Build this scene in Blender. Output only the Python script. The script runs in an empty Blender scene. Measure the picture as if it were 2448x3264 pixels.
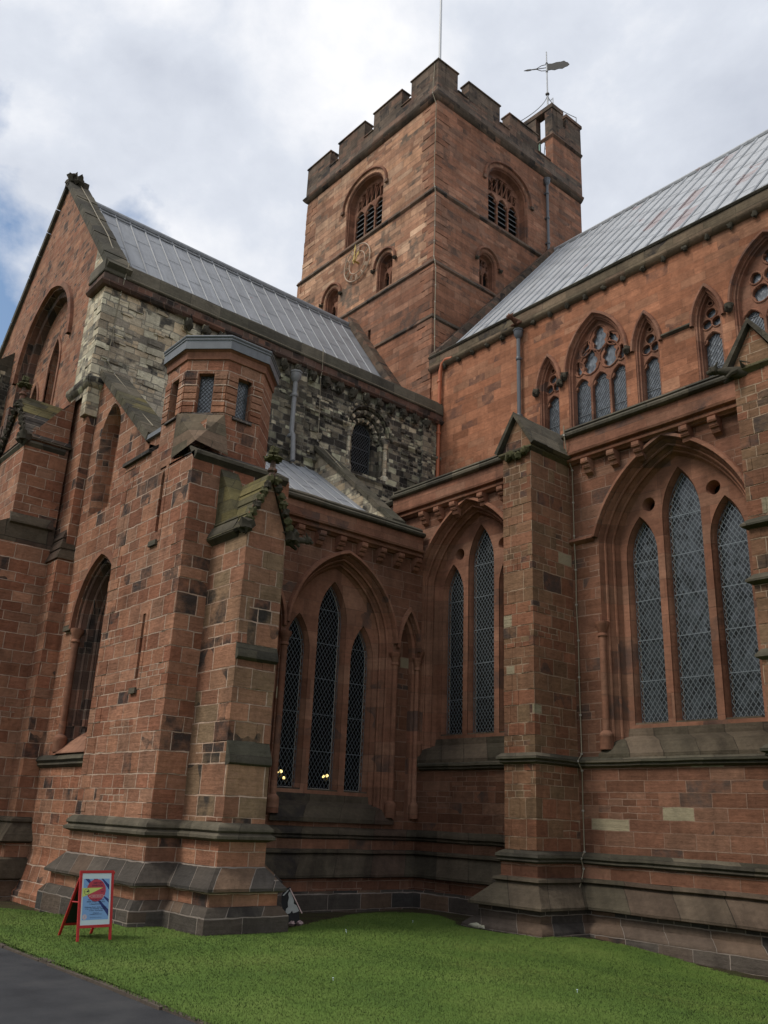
import bpy, math, random
import numpy as np
from math import sin, cos, pi, sqrt, atan2, radians
from mathutils import Vector, Matrix
from mathutils.geometry import tessellate_polygon
random.seed(7)
SC = bpy.context.scene
COL = SC.collection

# ------------------------------------------------------------------ camera
cd = bpy.data.cameras.new('camera'); cam = bpy.data.objects.new('camera', cd); COL.objects.link(cam)
PITCH, ROLL, YAW = radians(19.19), radians(2.44), radians(50.1)
fw = Vector((-sin(YAW)*cos(PITCH), cos(YAW)*cos(PITCH), sin(PITCH)))
rt0 = Vector((cos(YAW), sin(YAW), 0)); up0 = rt0.cross(fw)
rt = rt0*cos(ROLL)+up0*sin(ROLL); up = -rt0*sin(ROLL)+up0*cos(ROLL)
m3 = Matrix((rt, up, -fw)).transposed()
cam.matrix_world = Matrix.Translation((0, 0, 2.0)) @ m3.to_4x4()
cd.sensor_fit = 'VERTICAL'; cd.sensor_height = 32.64; cd.lens = 28.15
cd.clip_start = 0.1; cd.clip_end = 3000
SC.camera = cam

# ------------------------------------------------------------------ world, sun, exposure
SUN_EL, SUN_AZ = radians(50), radians(198)      # azimuth clockwise from north: south, a little west
SKY_S = 0.12
w = bpy.data.worlds.new('World'); SC.world = w; w.use_nodes = True
nt = w.node_tree; N = nt.nodes; L = nt.links
for n in list(N): N.remove(n)
out = N.new('ShaderNodeOutputWorld'); bg = N.new('ShaderNodeBackground')
sky = N.new('ShaderNodeTexSky'); sky.sky_type = 'NISHITA'; sky.sun_disc = False
sky.sun_elevation = SUN_EL; sky.sun_rotation = SUN_AZ; sky.air_density = 1.3; sky.ozone_density = 2.0
tc = N.new('ShaderNodeTexCoord')
mp = N.new('ShaderNodeMapping'); mp.inputs['Scale'].default_value = (1.0, 1.0, 1.25); mp.inputs['Location'].default_value = (3.1, 1.7, 0.4)
L.new(tc.outputs['Generated'], mp.inputs['Vector'])
def wn(scale, detail, rough, dist, vec=mp):
    n = N.new('ShaderNodeTexNoise'); n.inputs['Scale'].default_value = scale; n.inputs['Detail'].default_value = detail
    n.inputs['Roughness'].default_value = rough; n.inputs['Distortion'].default_value = dist
    L.new(vec.outputs[0], n.inputs['Vector']); return n
n1 = wn(2.6, 9, 0.55, 0.2); n2 = wn(6.0, 8, 0.58, 0.15)
mx = N.new('ShaderNodeMath'); mx.operation = 'MULTIPLY_ADD'; mx.inputs[1].default_value = 0.3
L.new(n2.outputs['Fac'], mx.inputs[0])
ml = N.new('ShaderNodeMath'); ml.operation = 'MULTIPLY'; ml.inputs[1].default_value = 0.7
L.new(n1.outputs['Fac'], ml.inputs[0]); L.new(ml.outputs[0], mx.inputs[2])
cr = N.new('ShaderNodeValToRGB'); e = cr.color_ramp
e.elements[0].position = 0.36; e.elements[0].color = (0.54, 0.58, 0.67, 1)
e.elements[1].position = 0.62; e.elements[1].color = (1.0, 1.0, 1.02, 1)
x = e.elements.new(0.50); x.color = (0.71, 0.75, 0.83, 1)
L.new(mx.outputs[0], cr.inputs['Fac'])
gain = N.new('ShaderNodeVectorMath'); gain.operation = 'SCALE'; gain.inputs['Scale'].default_value = 0.92/SKY_S
L.new(cr.outputs['Color'], gain.inputs[0])
# the break in the cloud: a patch of open sky low in the west-south-west
dt = N.new('ShaderNodeVectorMath'); dt.operation = 'DOT_PRODUCT'
L.new(tc.outputs['Generated'], dt.inputs[0])
BL = Vector((-0.925, 0.13, 0.35)).normalized(); dt.inputs[1].default_value = BL
nb = wn(7.5, 8, 0.55, 0.15)
sm = N.new('ShaderNodeMath'); sm.operation = 'MULTIPLY_ADD'; sm.inputs[1].default_value = 0.13
L.new(nb.outputs['Fac'], sm.inputs[0]); L.new(dt.outputs['Value'], sm.inputs[2])
mr = N.new('ShaderNodeMapRange'); mr.inputs['From Min'].default_value = 1.018; mr.inputs['From Max'].default_value = 1.045
L.new(sm.outputs[0], mr.inputs['Value'])
sk2 = N.new('ShaderNodeVectorMath'); sk2.operation = 'SCALE'; sk2.inputs['Scale'].default_value = 1.0
L.new(sky.outputs['Color'], sk2.inputs[0])
mixc = N.new('ShaderNodeMix'); mixc.data_type = 'RGBA'
L.new(mr.outputs['Result'], mixc.inputs['Factor']); L.new(gain.outputs[0], mixc.inputs['A']); L.new(sk2.outputs[0], mixc.inputs['B'])
L.new(mixc.outputs['Result'], bg.inputs['Color']); bg.inputs['Strength'].default_value = SKY_S
L.new(bg.outputs[0], out.inputs['Surface'])
sd = bpy.data.lights.new('sun', 'SUN'); sun = bpy.data.objects.new('sun', sd); COL.objects.link(sun)
sd.energy = 1.85; sd.angle = radians(18); sd.color = (1.0, 0.94, 0.84)
to_sun = Vector((sin(SUN_AZ)*cos(SUN_EL), cos(SUN_AZ)*cos(SUN_EL), sin(SUN_EL)))
sun.rotation_euler = to_sun.to_track_quat('Z', 'Y').to_euler()
SC.view_settings.view_transform = 'Standard'; SC.view_settings.look = 'None'; SC.view_settings.gamma = 1
SC.view_settings.exposure = 0.18
SC.cycles.max_bounces = 6

# ------------------------------------------------------------------ materials
def newmat(name):
    m = bpy.data.materials.new(name); m.use_nodes = True
    nt = m.node_tree; b = nt.nodes['Principled BSDF']
    return m, nt, b
def lerp(a, b, t): return tuple(a[i]+(b[i]-a[i])*t for i in range(3))
class NT:
    def __init__(s, nt): s.nt = nt
    def n(s, t, **kw):
        n = s.nt.nodes.new(t)
        for k, v in kw.items():
            if k in n.inputs: n.inputs[k].default_value = v
            else: setattr(n, k, v)
        return n
    def l(s, a, b): s.nt.links.new(a, b)
    def math(s, op, a, b=None, c=None):
        n = s.n('ShaderNodeMath', operation=op)
        for i, q in enumerate((a, b, c)):
            if q is None: continue
            if isinstance(q, (int, float)): n.inputs[i].default_value = q
            else: s.l(q, n.inputs[i])
        return n.outputs[0]
    def noise(s, vec, scale, detail=4, rough=0.55, dist=0.0):
        n = s.n('ShaderNodeTexNoise'); n.inputs['Scale'].default_value = scale
        n.inputs['Detail'].default_value = detail; n.inputs['Roughness'].default_value = rough; n.inputs['Distortion'].default_value = dist
        s.l(vec, n.inputs['Vector']); return n.outputs['Fac']
    def ramp(s, fac, stops, interp='LINEAR'):
        n = s.n('ShaderNodeValToRGB'); r = n.color_ramp; r.interpolation = interp
        while len(r.elements) < len(stops): r.elements.new(0.5)
        for el, (p, c) in zip(r.elements, stops):
            el.position = p
            el.color = (c, c, c, 1) if isinstance(c, (int, float)) else (c[0], c[1], c[2], 1)
        s.l(fac, n.inputs['Fac']); return n.outputs['Color']
    def mix(s, fac, a, b, blend='MIX'):
        n = s.n('ShaderNodeMix', data_type='RGBA', blend_type=blend)
        for k, q in (('Factor', fac), ('A', a), ('B', b)):
            if isinstance(q, (int, float)): n.inputs[k].default_value = q
            elif isinstance(q, tuple): n.inputs[k].default_value = (q[0], q[1], q[2], 1)
            else: s.l(q, n.inputs[k])
        return n.outputs['Result']
    def combine(s, x, y, z):
        n = s.n('ShaderNodeCombineXYZ')
        for i, q in enumerate((x, y, z)):
            if isinstance(q, (int, float)): n.inputs[i].default_value = q
            else: s.l(q, n.inputs[i])
        return n.outputs[0]

def stone(name, cols, bw=0.62, rh=0.31, mortar=(0.3, 0.2, 0.15), ms=0.012, dark=0.06, darkcol=(0.035, 0.03, 0.027), moss=0.0,
          streak=0.5, bump=0.6, warp=0.02, seed=0.0, small=0.42, soot=0.35, paleblk=0.0, rough=0.9, value=1.0, grime=0.5, soft=0.25, mosscol=(0.065, 0.07, 0.028)):
    m, nt, b = newmat(name); t = NT(nt)
    g = t.n('ShaderNodeNewGeometry'); pos = g.outputs['Position']
    sp = t.n('ShaderNodeSeparateXYZ'); t.l(pos, sp.inputs[0])
    X, Y, Z = sp.outputs
    u = t.math('ADD', X, Y)
    nd = t.n('ShaderNodeTexNoise'); nd.inputs['Scale'].default_value = 3.0; nd.inputs['Detail'].default_value = 3; t.l(pos, nd.inputs['Vector'])
    ns = t.n('ShaderNodeSeparateColor'); t.l(nd.outputs['Color'], ns.inputs[0])
    v = t.math('ADD', Z, t.math('MULTIPLY', t.math('SINE', t.math('MULTIPLY_ADD', Z, 2.3, seed)), 0.10))
    v = t.math('ADD', v, t.math('MULTIPLY', t.math('SINE', t.math('MULTIPLY_ADD', Z, 5.9, seed*2)), 0.03))
    u2 = t.math('ADD', t.math('MULTIPLY_ADD', t.math('SUBTRACT', ns.outputs[0], 0.5), warp*2, u), seed*3.7+100)
    v2 = t.math('MULTIPLY_ADD', t.math('SUBTRACT', ns.outputs[1], 0.5), warp*2, v)
    vec = t.combine(u2, v2, 0.0)
    br = t.n('ShaderNodeTexBrick', offset=0.43, offset_frequency=2, squash=1.35, squash_frequency=3)
    br.inputs['Color1'].default_value = (0, 0, 0, 1); br.inputs['Color2'].default_value = (1, 1, 1, 1); br.inputs['Mortar'].default_value = (.5, .5, .5, 1)
    br.inputs['Scale'].default_value = 1; br.inputs['Mortar Size'].default_value = ms; br.inputs['Mortar Smooth'].default_value = soft
    br.inputs['Brick Width'].default_value = bw; br.inputs['Row Height'].default_value = rh; br.inputs['Bias'].default_value = 0
    t.l(vec, br.inputs['Vector'])
    msv = t.math('MULTIPLY', t.math('MULTIPLY_ADD', t.noise(pos, 2.4, 4, 0.6), 2.4, -0.25), ms); t.l(msv, br.inputs['Mortar Size'])   # joints open and close
    r = br.outputs['Color']; fac = br.outputs['Fac']
    if small > 0:                            # patches where the courses are split into smaller stones
        b2 = t.n('ShaderNodeTexBrick', offset=0.37, offset_frequency=2, squash=0.8, squash_frequency=2)
        b2.inputs['Color1'].default_value = (0, 0, 0, 1); b2.inputs['Color2'].default_value = (1, 1, 1, 1); b2.inputs['Mortar'].default_value = (.5, .5, .5, 1)
        b2.inputs['Scale'].default_value = 1; b2.inputs['Mortar Size'].default_value = ms; b2.inputs['Mortar Smooth'].default_value = soft
        b2.inputs['Brick Width'].default_value = bw*0.62; b2.inputs['Row Height'].default_value = rh*0.5
        t.l(vec, b2.inputs['Vector']); t.l(msv, b2.inputs['Mortar Size'])
        cell = t.combine(t.math('FLOOR', t.math('DIVIDE', u2, bw*2.1)), t.math('FLOOR', t.math('DIVIDE', v2, rh)), seed)
        wn2 = t.n('ShaderNodeTexWhiteNoise', noise_dimensions='3D'); t.l(cell, wn2.inputs['Vector'])
        pick = t.math('LESS_THAN', wn2.outputs['Value'], small)
        r = t.mix(pick, r, b2.outputs['Color'])
        mf = t.n('ShaderNodeMix', data_type='FLOAT'); t.l(pick, mf.inputs['Factor']); t.l(fac, mf.inputs['A']); t.l(b2.outputs['Fac'], mf.inputs['B']); fac = mf.outputs['Result']
    rb = t.n('ShaderNodeSeparateColor'); t.l(r, rb.inputs[0]); r1 = rb.outputs[0]
    r2 = t.math('FRACT', t.math('MULTIPLY', r1, 17.31)); r3 = t.math('FRACT', t.math('MULTIPLY', r1, 53.7))
    n = len(cols)
    c = t.ramp(r1, [((i+0.5)/n, q) for i, q in enumerate(cols)])
    # mottling inside each block and bedding streaks
    nf = t.noise(pos, 9.0, 6, 0.65)
    bed = t.noise(t.combine(t.math('MULTIPLY', u, 1.2), t.math('MULTIPLY', Z, 16.0), r3), 1.0, 4, 0.6)
    val = t.math('MULTIPLY_ADD', nf, 0.75, t.math('MULTIPLY_ADD', bed, 0.5, 0.38))
    val = t.math('MULTIPLY', val, t.math('MULTIPLY_ADD', t.math('FRACT', t.math('MULTIPLY', r1, 29.3)), 0.34, 0.83))
    val = t.math('MULTIPLY', val, t.math('MULTIPLY_ADD', t.noise(pos, 1.9, 6, 0.62), 0.8, 0.60))
    c = t.mix(1.0, c, t.combine(val, val, val), 'MULTIPLY')
    # soot-blackened blocks
    if dark > 0:
        big = t.noise(pos, 0.55, 3, 0.5)
        dk = t.math('GREATER_THAN', t.math('MULTIPLY_ADD', t.math('SUBTRACT', big, 0.5), 0.9, r2), 1.0-dark)
        dn = t.ramp(t.noise(pos, 2.6, 5, 0.6), [(0.36, 0.1), (0.6, 1.0)])
        dnv = t.n('ShaderNodeSeparateColor'); t.l(dn, dnv.inputs[0])
        c = t.mix(t.math('MULTIPLY', dk, t.math('MULTIPLY', dnv.outputs[0], 0.93)), c, darkcol)
    if paleblk > 0:
        pk = t.math('GREATER_THAN', r3, 1.0-paleblk)
        c = t.mix(t.math('MULTIPLY', pk, 0.75), c, (0.36, 0.33, 0.22))
    # mortar
    c = t.mix(t.math('MULTIPLY', fac, t.math('MULTIPLY_ADD', t.noise(pos, 1.3, 3), 1.1, 0.25)), c, mortar)
    # run-off stains, general grime
    st = t.noise(t.combine(t.math('MULTIPLY', u, 2.2), t.math('MULTIPLY', Z, 0.22), seed), 1.0, 5, 0.6)
    gr = t.noise(pos, 0.42, 5, 0.6)
    sv = t.ramp(t.math('MULTIPLY_ADD', st, 0.5, t.math('MULTIPLY', gr, 0.5)), [(0.36, 1.0-grime), (0.56, 1.0), (0.72, 1.1)])
    c = t.mix(streak, c, t.mix(1.0, c, sv, 'MULTIPLY'))
    if soot > 0:                             # black crust with ragged edges, running down the face
        sn = t.noise(t.combine(t.math('MULTIPLY', u, 0.9), t.math('MULTIPLY', Z, 0.42), seed*2.3), 1.0, 7, 0.68)
        sk = t.ramp(sn, [(0.56, 0.0), (0.68, 1.0)]); sk2 = t.n('ShaderNodeSeparateColor'); t.l(sk, sk2.inputs[0])
        c = t.mix(t.math('MULTIPLY', sk2.outputs[0], soot), c, t.mix(1.0, c, (0.32, 0.30, 0.30), 'MULTIPLY'))
    if moss > 0:
        mk = t.ramp(t.math('ADD', t.noise(pos, 1.1, 6, 0.65), moss-0.5), [(0.5, 0.0), (0.62, 1.0)])
        mv = t.n('ShaderNodeSeparateColor'); t.l(mk, mv.inputs[0])
        c = t.mix(t.math('MULTIPLY', mv.outputs[0], 0.75), c, mosscol)
    if value != 1.0: c = t.mix(1.0, c, (value, value, value), 'MULTIPLY')
    t.l(c, b.inputs['Base Color']); b.inputs['Roughness'].default_value = rough
    b.inputs['Specular IOR Level'].default_value = 0.25
    h = t.math('MULTIPLY_ADD', t.math('SUBTRACT', 1.0, fac), 0.55, t.math('MULTIPLY', nf, 0.35))
    h = t.math('ADD', h, t.math('MULTIPLY', bed, 0.35)); h = t.math('MULTIPLY_ADD', r2, 0.5, h); h = t.math('MULTIPLY_ADD', t.noise(pos, 4.2, 5, 0.6), 0.9, h)
    bp = t.n('ShaderNodeBump'); bp.inputs['Strength'].default_value = bump; bp.inputs['Distance'].default_value = 0.045
    t.l(h, bp.inputs['Height']); t.l(bp.outputs[0], b.inputs['Normal'])
    return m

RED = [(0.22, 0.079, 0.045), (0.30, 0.108, 0.06), (0.34, 0.13, 0.072), (0.27, 0.095, 0.054), (0.32, 0.14, 0.085)]
M_AISLE = stone('red_sandstone_ashlar', [(0.157, 0.071, 0.042), (0.193, 0.087, 0.053), (0.220, 0.106, 0.066), (0.175, 0.078, 0.048), (0.211, 0.110, 0.071)], 0.74, 0.31, (0.32, 0.21, 0.155), 0.010, dark=0.06, darkcol=(0.085, 0.06, 0.05), paleblk=0.012, streak=0.7, seed=0.3, small=0.18, bump=0.8)  # this, buttress, slope and dressed stone: colours darkened to stand in for low shade
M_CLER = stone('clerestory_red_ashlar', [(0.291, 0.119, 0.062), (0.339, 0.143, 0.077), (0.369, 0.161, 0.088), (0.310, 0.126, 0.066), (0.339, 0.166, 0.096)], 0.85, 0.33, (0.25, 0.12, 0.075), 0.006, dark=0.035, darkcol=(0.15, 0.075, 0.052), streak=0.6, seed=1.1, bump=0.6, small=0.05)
M_CHAP = stone('chapel_pink_sandstone', [(0.258, 0.107, 0.061), (0.319, 0.149, 0.086), (0.350, 0.177, 0.108), (0.278, 0.114, 0.066), (0.299, 0.158, 0.099)], 0.54, 0.31, (0.58, 0.43, 0.33), 0.0125, dark=0.11, darkcol=(0.045, 0.037, 0.034), streak=0.55, seed=2.2, bump=1.2, small=0.05, soot=0.5)
M_BUTT = stone('buttress_brown_sandstone', [(0.270, 0.129, 0.078), (0.255, 0.173, 0.104), (0.340, 0.167, 0.099), (0.225, 0.158, 0.095), (0.310, 0.144, 0.087)], 0.66, 0.40, (0.58, 0.43, 0.33), 0.014, dark=0.16, darkcol=(0.035, 0.032, 0.03), streak=0.6, seed=3.4, bump=1.0, small=0.10, soot=0.6)
M_ABUT = stone('aisle_buttress_sandstone', [(0.224, 0.096, 0.054), (0.186, 0.116, 0.066), (0.270, 0.124, 0.072), (0.177, 0.112, 0.064), (0.242, 0.103, 0.059)], 0.5, 0.31, (0.40, 0.29, 0.20), 0.012, dark=0.10, darkcol=(0.07, 0.05, 0.042), paleblk=0.03, moss=0.03, streak=0.65, seed=4.4, bump=0.9, small=0.25)
M_TOWER = stone('tower_sandstone', [(0.315, 0.161, 0.096), (0.513, 0.300, 0.187), (0.385, 0.189, 0.111), (0.583, 0.373, 0.242), (0.279, 0.140, 0.086), (0.490, 0.268, 0.157)], 1.05, 0.32, (0.24, 0.15, 0.11), 0.009, dark=0.16, darkcol=(0.14, 0.105, 0.078), streak=0.75, seed=5.1, bump=0.9, small=0.10, soot=0.5)  # patchwork stone, also paler in colour to hold the south face's sunlight
M_TBASE = stone('tower_base_and_shaded_sandstone', [(0.242, 0.109, 0.063), (0.308, 0.141, 0.084), (0.270, 0.124, 0.073), (0.344, 0.175, 0.108), (0.223, 0.118, 0.077)], 0.95, 0.29, (0.24, 0.14, 0.10), 0.009, dark=0.10, darkcol=(0.12, 0.075, 0.055), streak=0.7, seed=6.1, bump=0.9, small=0.12, soot=0.4)  # base stone; doubles as the shaded copy for the east face
M_TPAR = stone('blackened_parapet_stone', [(0.111, 0.083, 0.061), (0.150, 0.108, 0.079), (0.130, 0.090, 0.063), (0.195, 0.115, 0.079)], 0.9, 0.36, (0.06, 0.05, 0.04), 0.006, dark=0.2, streak=0.7, moss=0.0, seed=7.1, bump=0.6)
M_NORM = stone('weathered_norman_stone', [(0.049, 0.043, 0.035), (0.561, 0.485, 0.337), (0.089, 0.078, 0.062), (0.361, 0.306, 0.215), (0.045, 0.039, 0.033), (0.619, 0.587, 0.406), (0.125, 0.107, 0.082), (0.062, 0.053, 0.043)], 0.40, 0.23, (0.20, 0.185, 0.155), 0.014, dark=0.14, darkcol=(0.03, 0.028, 0.025), warp=0.06, streak=0.8, grime=0.7, seed=8.1, bump=1.2, small=0.4, soot=0.6)
M_NORMP = stone('pale_norman_quoin_stone', [(0.590, 0.500, 0.357), (0.720, 0.649, 0.471), (0.463, 0.406, 0.306), (0.618, 0.473, 0.306), (0.281, 0.243, 0.191)], 0.48, 0.27, (0.30, 0.27, 0.22), 0.012, dark=0.14, darkcol=(0.06, 0.055, 0.05), warp=0.045, streak=0.6, seed=8.9, bump=1.2, small=0.35, soot=0.3)
M_GABLE = stone('gable_sandstone', [(0.300, 0.129, 0.074), (0.250, 0.110, 0.063), (0.360, 0.173, 0.099), (0.290, 0.149, 0.091)], 0.42, 0.24, (0.38, 0.26, 0.19), 0.010, dark=0.20, darkcol=(0.06, 0.047, 0.04), streak=0.5, seed=9.3, bump=0.9)
M_DRESS = stone('dressed_red_stone', [(0.225, 0.102, 0.063), (0.269, 0.128, 0.080), (0.243, 0.113, 0.071), (0.284, 0.146, 0.094)], 0.9, 0.45, (0.14, 0.08, 0.058), 0.005, dark=0.05, darkcol=(0.12, 0.075, 0.06), streak=0.6, seed=10.2, bump=0.5, small=0.0)
M_DRESSB = stone('sooty_dressed_stone', [(0.14, 0.08, 0.06), (0.10, 0.072, 0.058), (0.19, 0.098, 0.068)], 0.5, 0.4, (0.30, 0.24, 0.19), 0.006, dark=0.3, streak=0.6, seed=10.9, bump=0.5)
M_COPE = stone('lichened_coping_stone', [(0.072, 0.066, 0.047), (0.098, 0.085, 0.060), (0.060, 0.054, 0.041), (0.115, 0.098, 0.070)], 1.1, 0.5, (0.06, 0.05, 0.04), 0.006, dark=0.0, moss=0.05, streak=0.7, seed=11.4, bump=0.8, mosscol=(0.115, 0.105, 0.035), small=0.0)
M_SLOPE = stone('mossy_weathering_stone', [(0.078, 0.066, 0.045), (0.109, 0.084, 0.058), (0.074, 0.062, 0.043), (0.129, 0.098, 0.069), (0.094, 0.062, 0.045)], 0.85, 3.0, (0.045, 0.035, 0.026), 0.010, dark=0.06, moss=0.03, streak=0.85, seed=12.4, bump=0.9, mosscol=(0.075, 0.078, 0.035), small=0.0, soot=0.6)
M_BASE = stone('dark_plinth_stone', [(0.05, 0.046, 0.042), (0.09, 0.073, 0.058), (0.06, 0.053, 0.046), (0.15, 0.095, 0.062), (0.075, 0.064, 0.053)], 0.75, 0.36, (0.30, 0.25, 0.21), 0.011, dark=0.12, streak=0.6, seed=13.4, bump=0.9, small=0.1)
M_YELL = stone('yellow_lichen_slab', [(0.10, 0.088, 0.05), (0.14, 0.115, 0.045), (0.085, 0.076, 0.05)], 0.5, 0.25, (0.05, 0.045, 0.03), 0.008, dark=0.08, moss=0.02, seed=14.2, bump=0.8, mosscol=(0.25, 0.185, 0.035), small=0.0)

M_CPAR = stone('clerestory_parapet_stone', [(0.15, 0.115, 0.075), (0.18, 0.13, 0.085), (0.13, 0.105, 0.068), (0.20, 0.135, 0.09)], 0.8, 0.3, (0.09, 0.075, 0.05), 0.007, dark=0.08, moss=0.03, streak=0.7, seed=15.2, bump=0.7, mosscol=(0.14, 0.125, 0.05), small=0.0)

def simple(name, col, rough=0.6, metal=0.0, var=0.25, scale=6.0, bump=0.2, spec=0.4):
    m, nt, b = newmat(name); t = NT(nt)
    g = t.n('ShaderNodeNewGeometry')
    f = t.noise(g.outputs['Position'], scale, 5, 0.6)
    v = t.math('MULTIPLY_ADD', f, var*2, 1.0-var)
    c = t.mix(1.0, col, t.combine(v, v, v), 'MULTIPLY')
    t.l(c, b.inputs['Base Color']); b.inputs['Roughness'].default_value = rough; b.inputs['Metallic'].default_value = metal
    b.inputs['Specular IOR Level'].default_value = spec
    if bump:
        bp = t.n('ShaderNodeBump'); bp.inputs['Strength'].default_value = bump; bp.inputs['Distance'].default_value = 0.01
        t.l(f, bp.inputs['Height']); t.l(bp.outputs[0], b.inputs['Normal'])
    return m
def lead(name, col, redp=0.0, along='Y', width=0.65):
    m, nt, b = newmat(name); t = NT(nt)
    g = t.n('ShaderNodeNewGeometry'); pos = g.outputs['Position']
    sp = t.n('ShaderNodeSeparateXYZ'); t.l(pos, sp.inputs[0])
    a = sp.outputs[1] if along == 'Y' else sp.outputs[0]
    cell = t.math('FLOOR', t.math('DIVIDE', a, width)); zc = t.math('FLOOR', t.math('MULTIPLY_ADD', cell, 0.37, t.math('DIVIDE', sp.outputs[2], 1.7)))
    wn_ = t.n('ShaderNodeTexWhiteNoise', noise_dimensions='3D'); t.l(t.combine(cell, zc, 0.0), wn_.inputs['Vector'])
    rv = wn_.outputs['Value']
    f = t.noise(pos, 1.6, 6, 0.65); f2 = t.noise(t.combine(t.math('MULTIPLY', a, 7.0), t.math('MULTIPLY', sp.outputs[2], 0.5), 0.0), 1.0, 5, 0.6)
    v = t.math('ADD', t.math('MULTIPLY_ADD', f, 0.6, 0.30), t.math('MULTIPLY_ADD', f2, 0.5, t.math('MULTIPLY', rv, 0.10)))
    c = t.mix(1.0, col, t.combine(v, v, v), 'MULTIPLY')
    if redp > 0:
        k = t.math('GREATER_THAN', t.math('MULTIPLY_ADD', f, 0.35, rv), 1.22-redp)
        c = t.mix(t.math('MULTIPLY', k, 0.45), c, (0.22, 0.09, 0.07))
    t.l(c, b.inputs['Base Color']); b.inputs['Metallic'].default_value = 0.0; b.inputs['Roughness'].default_value = 0.55
    b.inputs['Specular IOR Level'].default_value = 0.35
    bp = t.n('ShaderNodeBump'); bp.inputs['Strength'].default_value = 0.35; bp.inputs['Distance'].default_value = 0.03
    t.l(f, bp.inputs['Height']); t.l(bp.outputs[0], b.inputs['Normal'])
    return m
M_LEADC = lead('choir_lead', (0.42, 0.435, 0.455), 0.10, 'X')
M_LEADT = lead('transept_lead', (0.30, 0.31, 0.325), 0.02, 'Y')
M_LEAD = lead('turret_lead', (0.175, 0.185, 0.20), 0.0, 'Y')

def glassmat(name, base, rough, vary, refl, see=0.0, pit=(0.14, 0.2)):
    m, nt, b = newmat(name); t = NT(nt)
    g = t.n('ShaderNodeNewGeometry'); pos = g.outputs['Position']
    sp = t.n('ShaderNodeSeparateXYZ'); t.l(pos, sp.inputs[0])
    u = t.math('ADD', sp.outputs[0], sp.outputs[1])
    a = t.math('DIVIDE', u, pit[0]); z = t.math('DIVIDE', sp.outputs[2], pit[1])
    c1 = t.math('FLOOR', t.math('ADD', a, z)); c2 = t.math('FLOOR', t.math('SUBTRACT', a, z))
    wn_ = t.n('ShaderNodeTexWhiteNoise', noise_dimensions='3D'); t.l(t.combine(c1, c2, 0.0), wn_.inputs['Vector'])
    # every small quarry of glass sits at a slightly different tilt
    o = t.n('ShaderNodeVectorMath', operation='SUBTRACT'); t.l(wn_.outputs['Color'], o.inputs[0]); o.inputs[1].default_value = (.5, .5, .5)
    s = t.n('ShaderNodeVectorMath', operation='SCALE'); t.l(o.outputs[0], s.inputs[0]); s.inputs['Scale'].default_value = vary
    ad = t.n('ShaderNodeVectorMath', operation='ADD'); t.l(g.outputs['Normal'], ad.inputs[0]); t.l(s.outputs[0], ad.inputs[1])
    nm = t.n('ShaderNodeVectorMath', operation='NORMALIZE'); t.l(ad.outputs[0], nm.inputs[0])
    v = t.math('MULTIPLY_ADD', wn_.outputs['Value'], 1.0, 0.5)
    t.l(t.mix(1.0, base, t.combine(v, v, v), 'MULTIPLY'), b.inputs['Base Color'])
    b.inputs['Roughness'].default_value = rough; b.inputs['IOR'].default_value = refl
    t.l(nm.outputs[0], b.inputs['Normal'])
    if see > 0:
        tr = t.n('ShaderNodeBsdfTransparent'); tr.inputs[0].default_value = (0.75, 0.8, 0.78, 1)
        mx_ = t.n('ShaderNodeMixShader'); mx_.inputs[0].default_value = 1-see
        o_ = nt.nodes['Material Output']
        t.l(tr.outputs[0], mx_.inputs[1]); t.l(b.outputs[0], mx_.inputs[2]); t.l(mx_.outputs[0], o_.inputs['Surface'])
    return m
M_GLASS = glassmat('aisle_leaded_glass', (0.012, 0.015, 0.016), 0.12, 0.10, 1.55)
M_GLASSR = glassmat('aisle_glass_sky_sheen', (0.045, 0.054, 0.06), 0.22, 0.14, 1.75)  # copy of the aisle glass, base colour raised to carry the sky's reflection
M_GLASSC = glassmat('clerestory_leaded_glass', (0.085, 0.10, 0.115), 0.25, 0.10, 1.8, pit=(0.11, 0.16))
M_GLASSD = glassmat('chapel_leaded_glass', (0.006, 0.007, 0.008), 0.15, 0.10, 1.35, see=0.6)
M_GRID = simple('window_guard_wire', (0.20, 0.23, 0.25), 0.5, 0.3, 0.1, 3, 0)
M_LEADING = simple('window_lead_cames', (0.10, 0.11, 0.12), 0.5, 0.2, 0.1, 3, 0)
M_PUTTY = simple('pale_lime_pointing', (0.42, 0.39, 0.34), 0.9, 0, 0.3, 20, 0.2)
M_BLACK = simple('dark_interior', (0.010, 0.009, 0.008), 0.95, 0, 0.2, 2, 0, 0.0)
M_LOUV = simple('weathered_louvre_board', (0.085, 0.085, 0.085), 0.8, 0, 0.35, 5, 0.2)
M_IRONP = simple('grey_painted_iron', (0.115, 0.12, 0.13), 0.45, 0.1, 0.25, 6, 0.1)
M_ORANGE = simple('orange_painted_iron', (0.42, 0.125, 0.055), 0.5, 0.0, 0.2, 5, 0.1)
M_LEADP = simple('old_lead_pipe', (0.21, 0.21, 0.21), 0.55, 0.1, 0.3, 6, 0.2)
M_CABLE = simple('cream_cable', (0.27, 0.23, 0.16), 0.7, 0, 0.15, 6, 0)
M_WHITE = simple('white_painted_pole', (0.62, 0.63, 0.65), 0.4, 0, 0.06, 3, 0)
M_VANE = simple('dull_bronze', (0.10, 0.095, 0.085), 0.5, 0.5, 0.3, 8, 0.1)
M_VPOLE = simple('galvanised_steel', (0.33, 0.34, 0.35), 0.4, 0.5, 0.15, 8, 0.0)
M_GREENC = simple('verdigris_copper', (0.22, 0.36, 0.27), 0.7, 0.0, 0.25, 8, 0.1)
M_GOLD = simple('gilded_metal', (0.48, 0.34, 0.10), 0.5, 0.3, 0.15, 10, 0)
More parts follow.
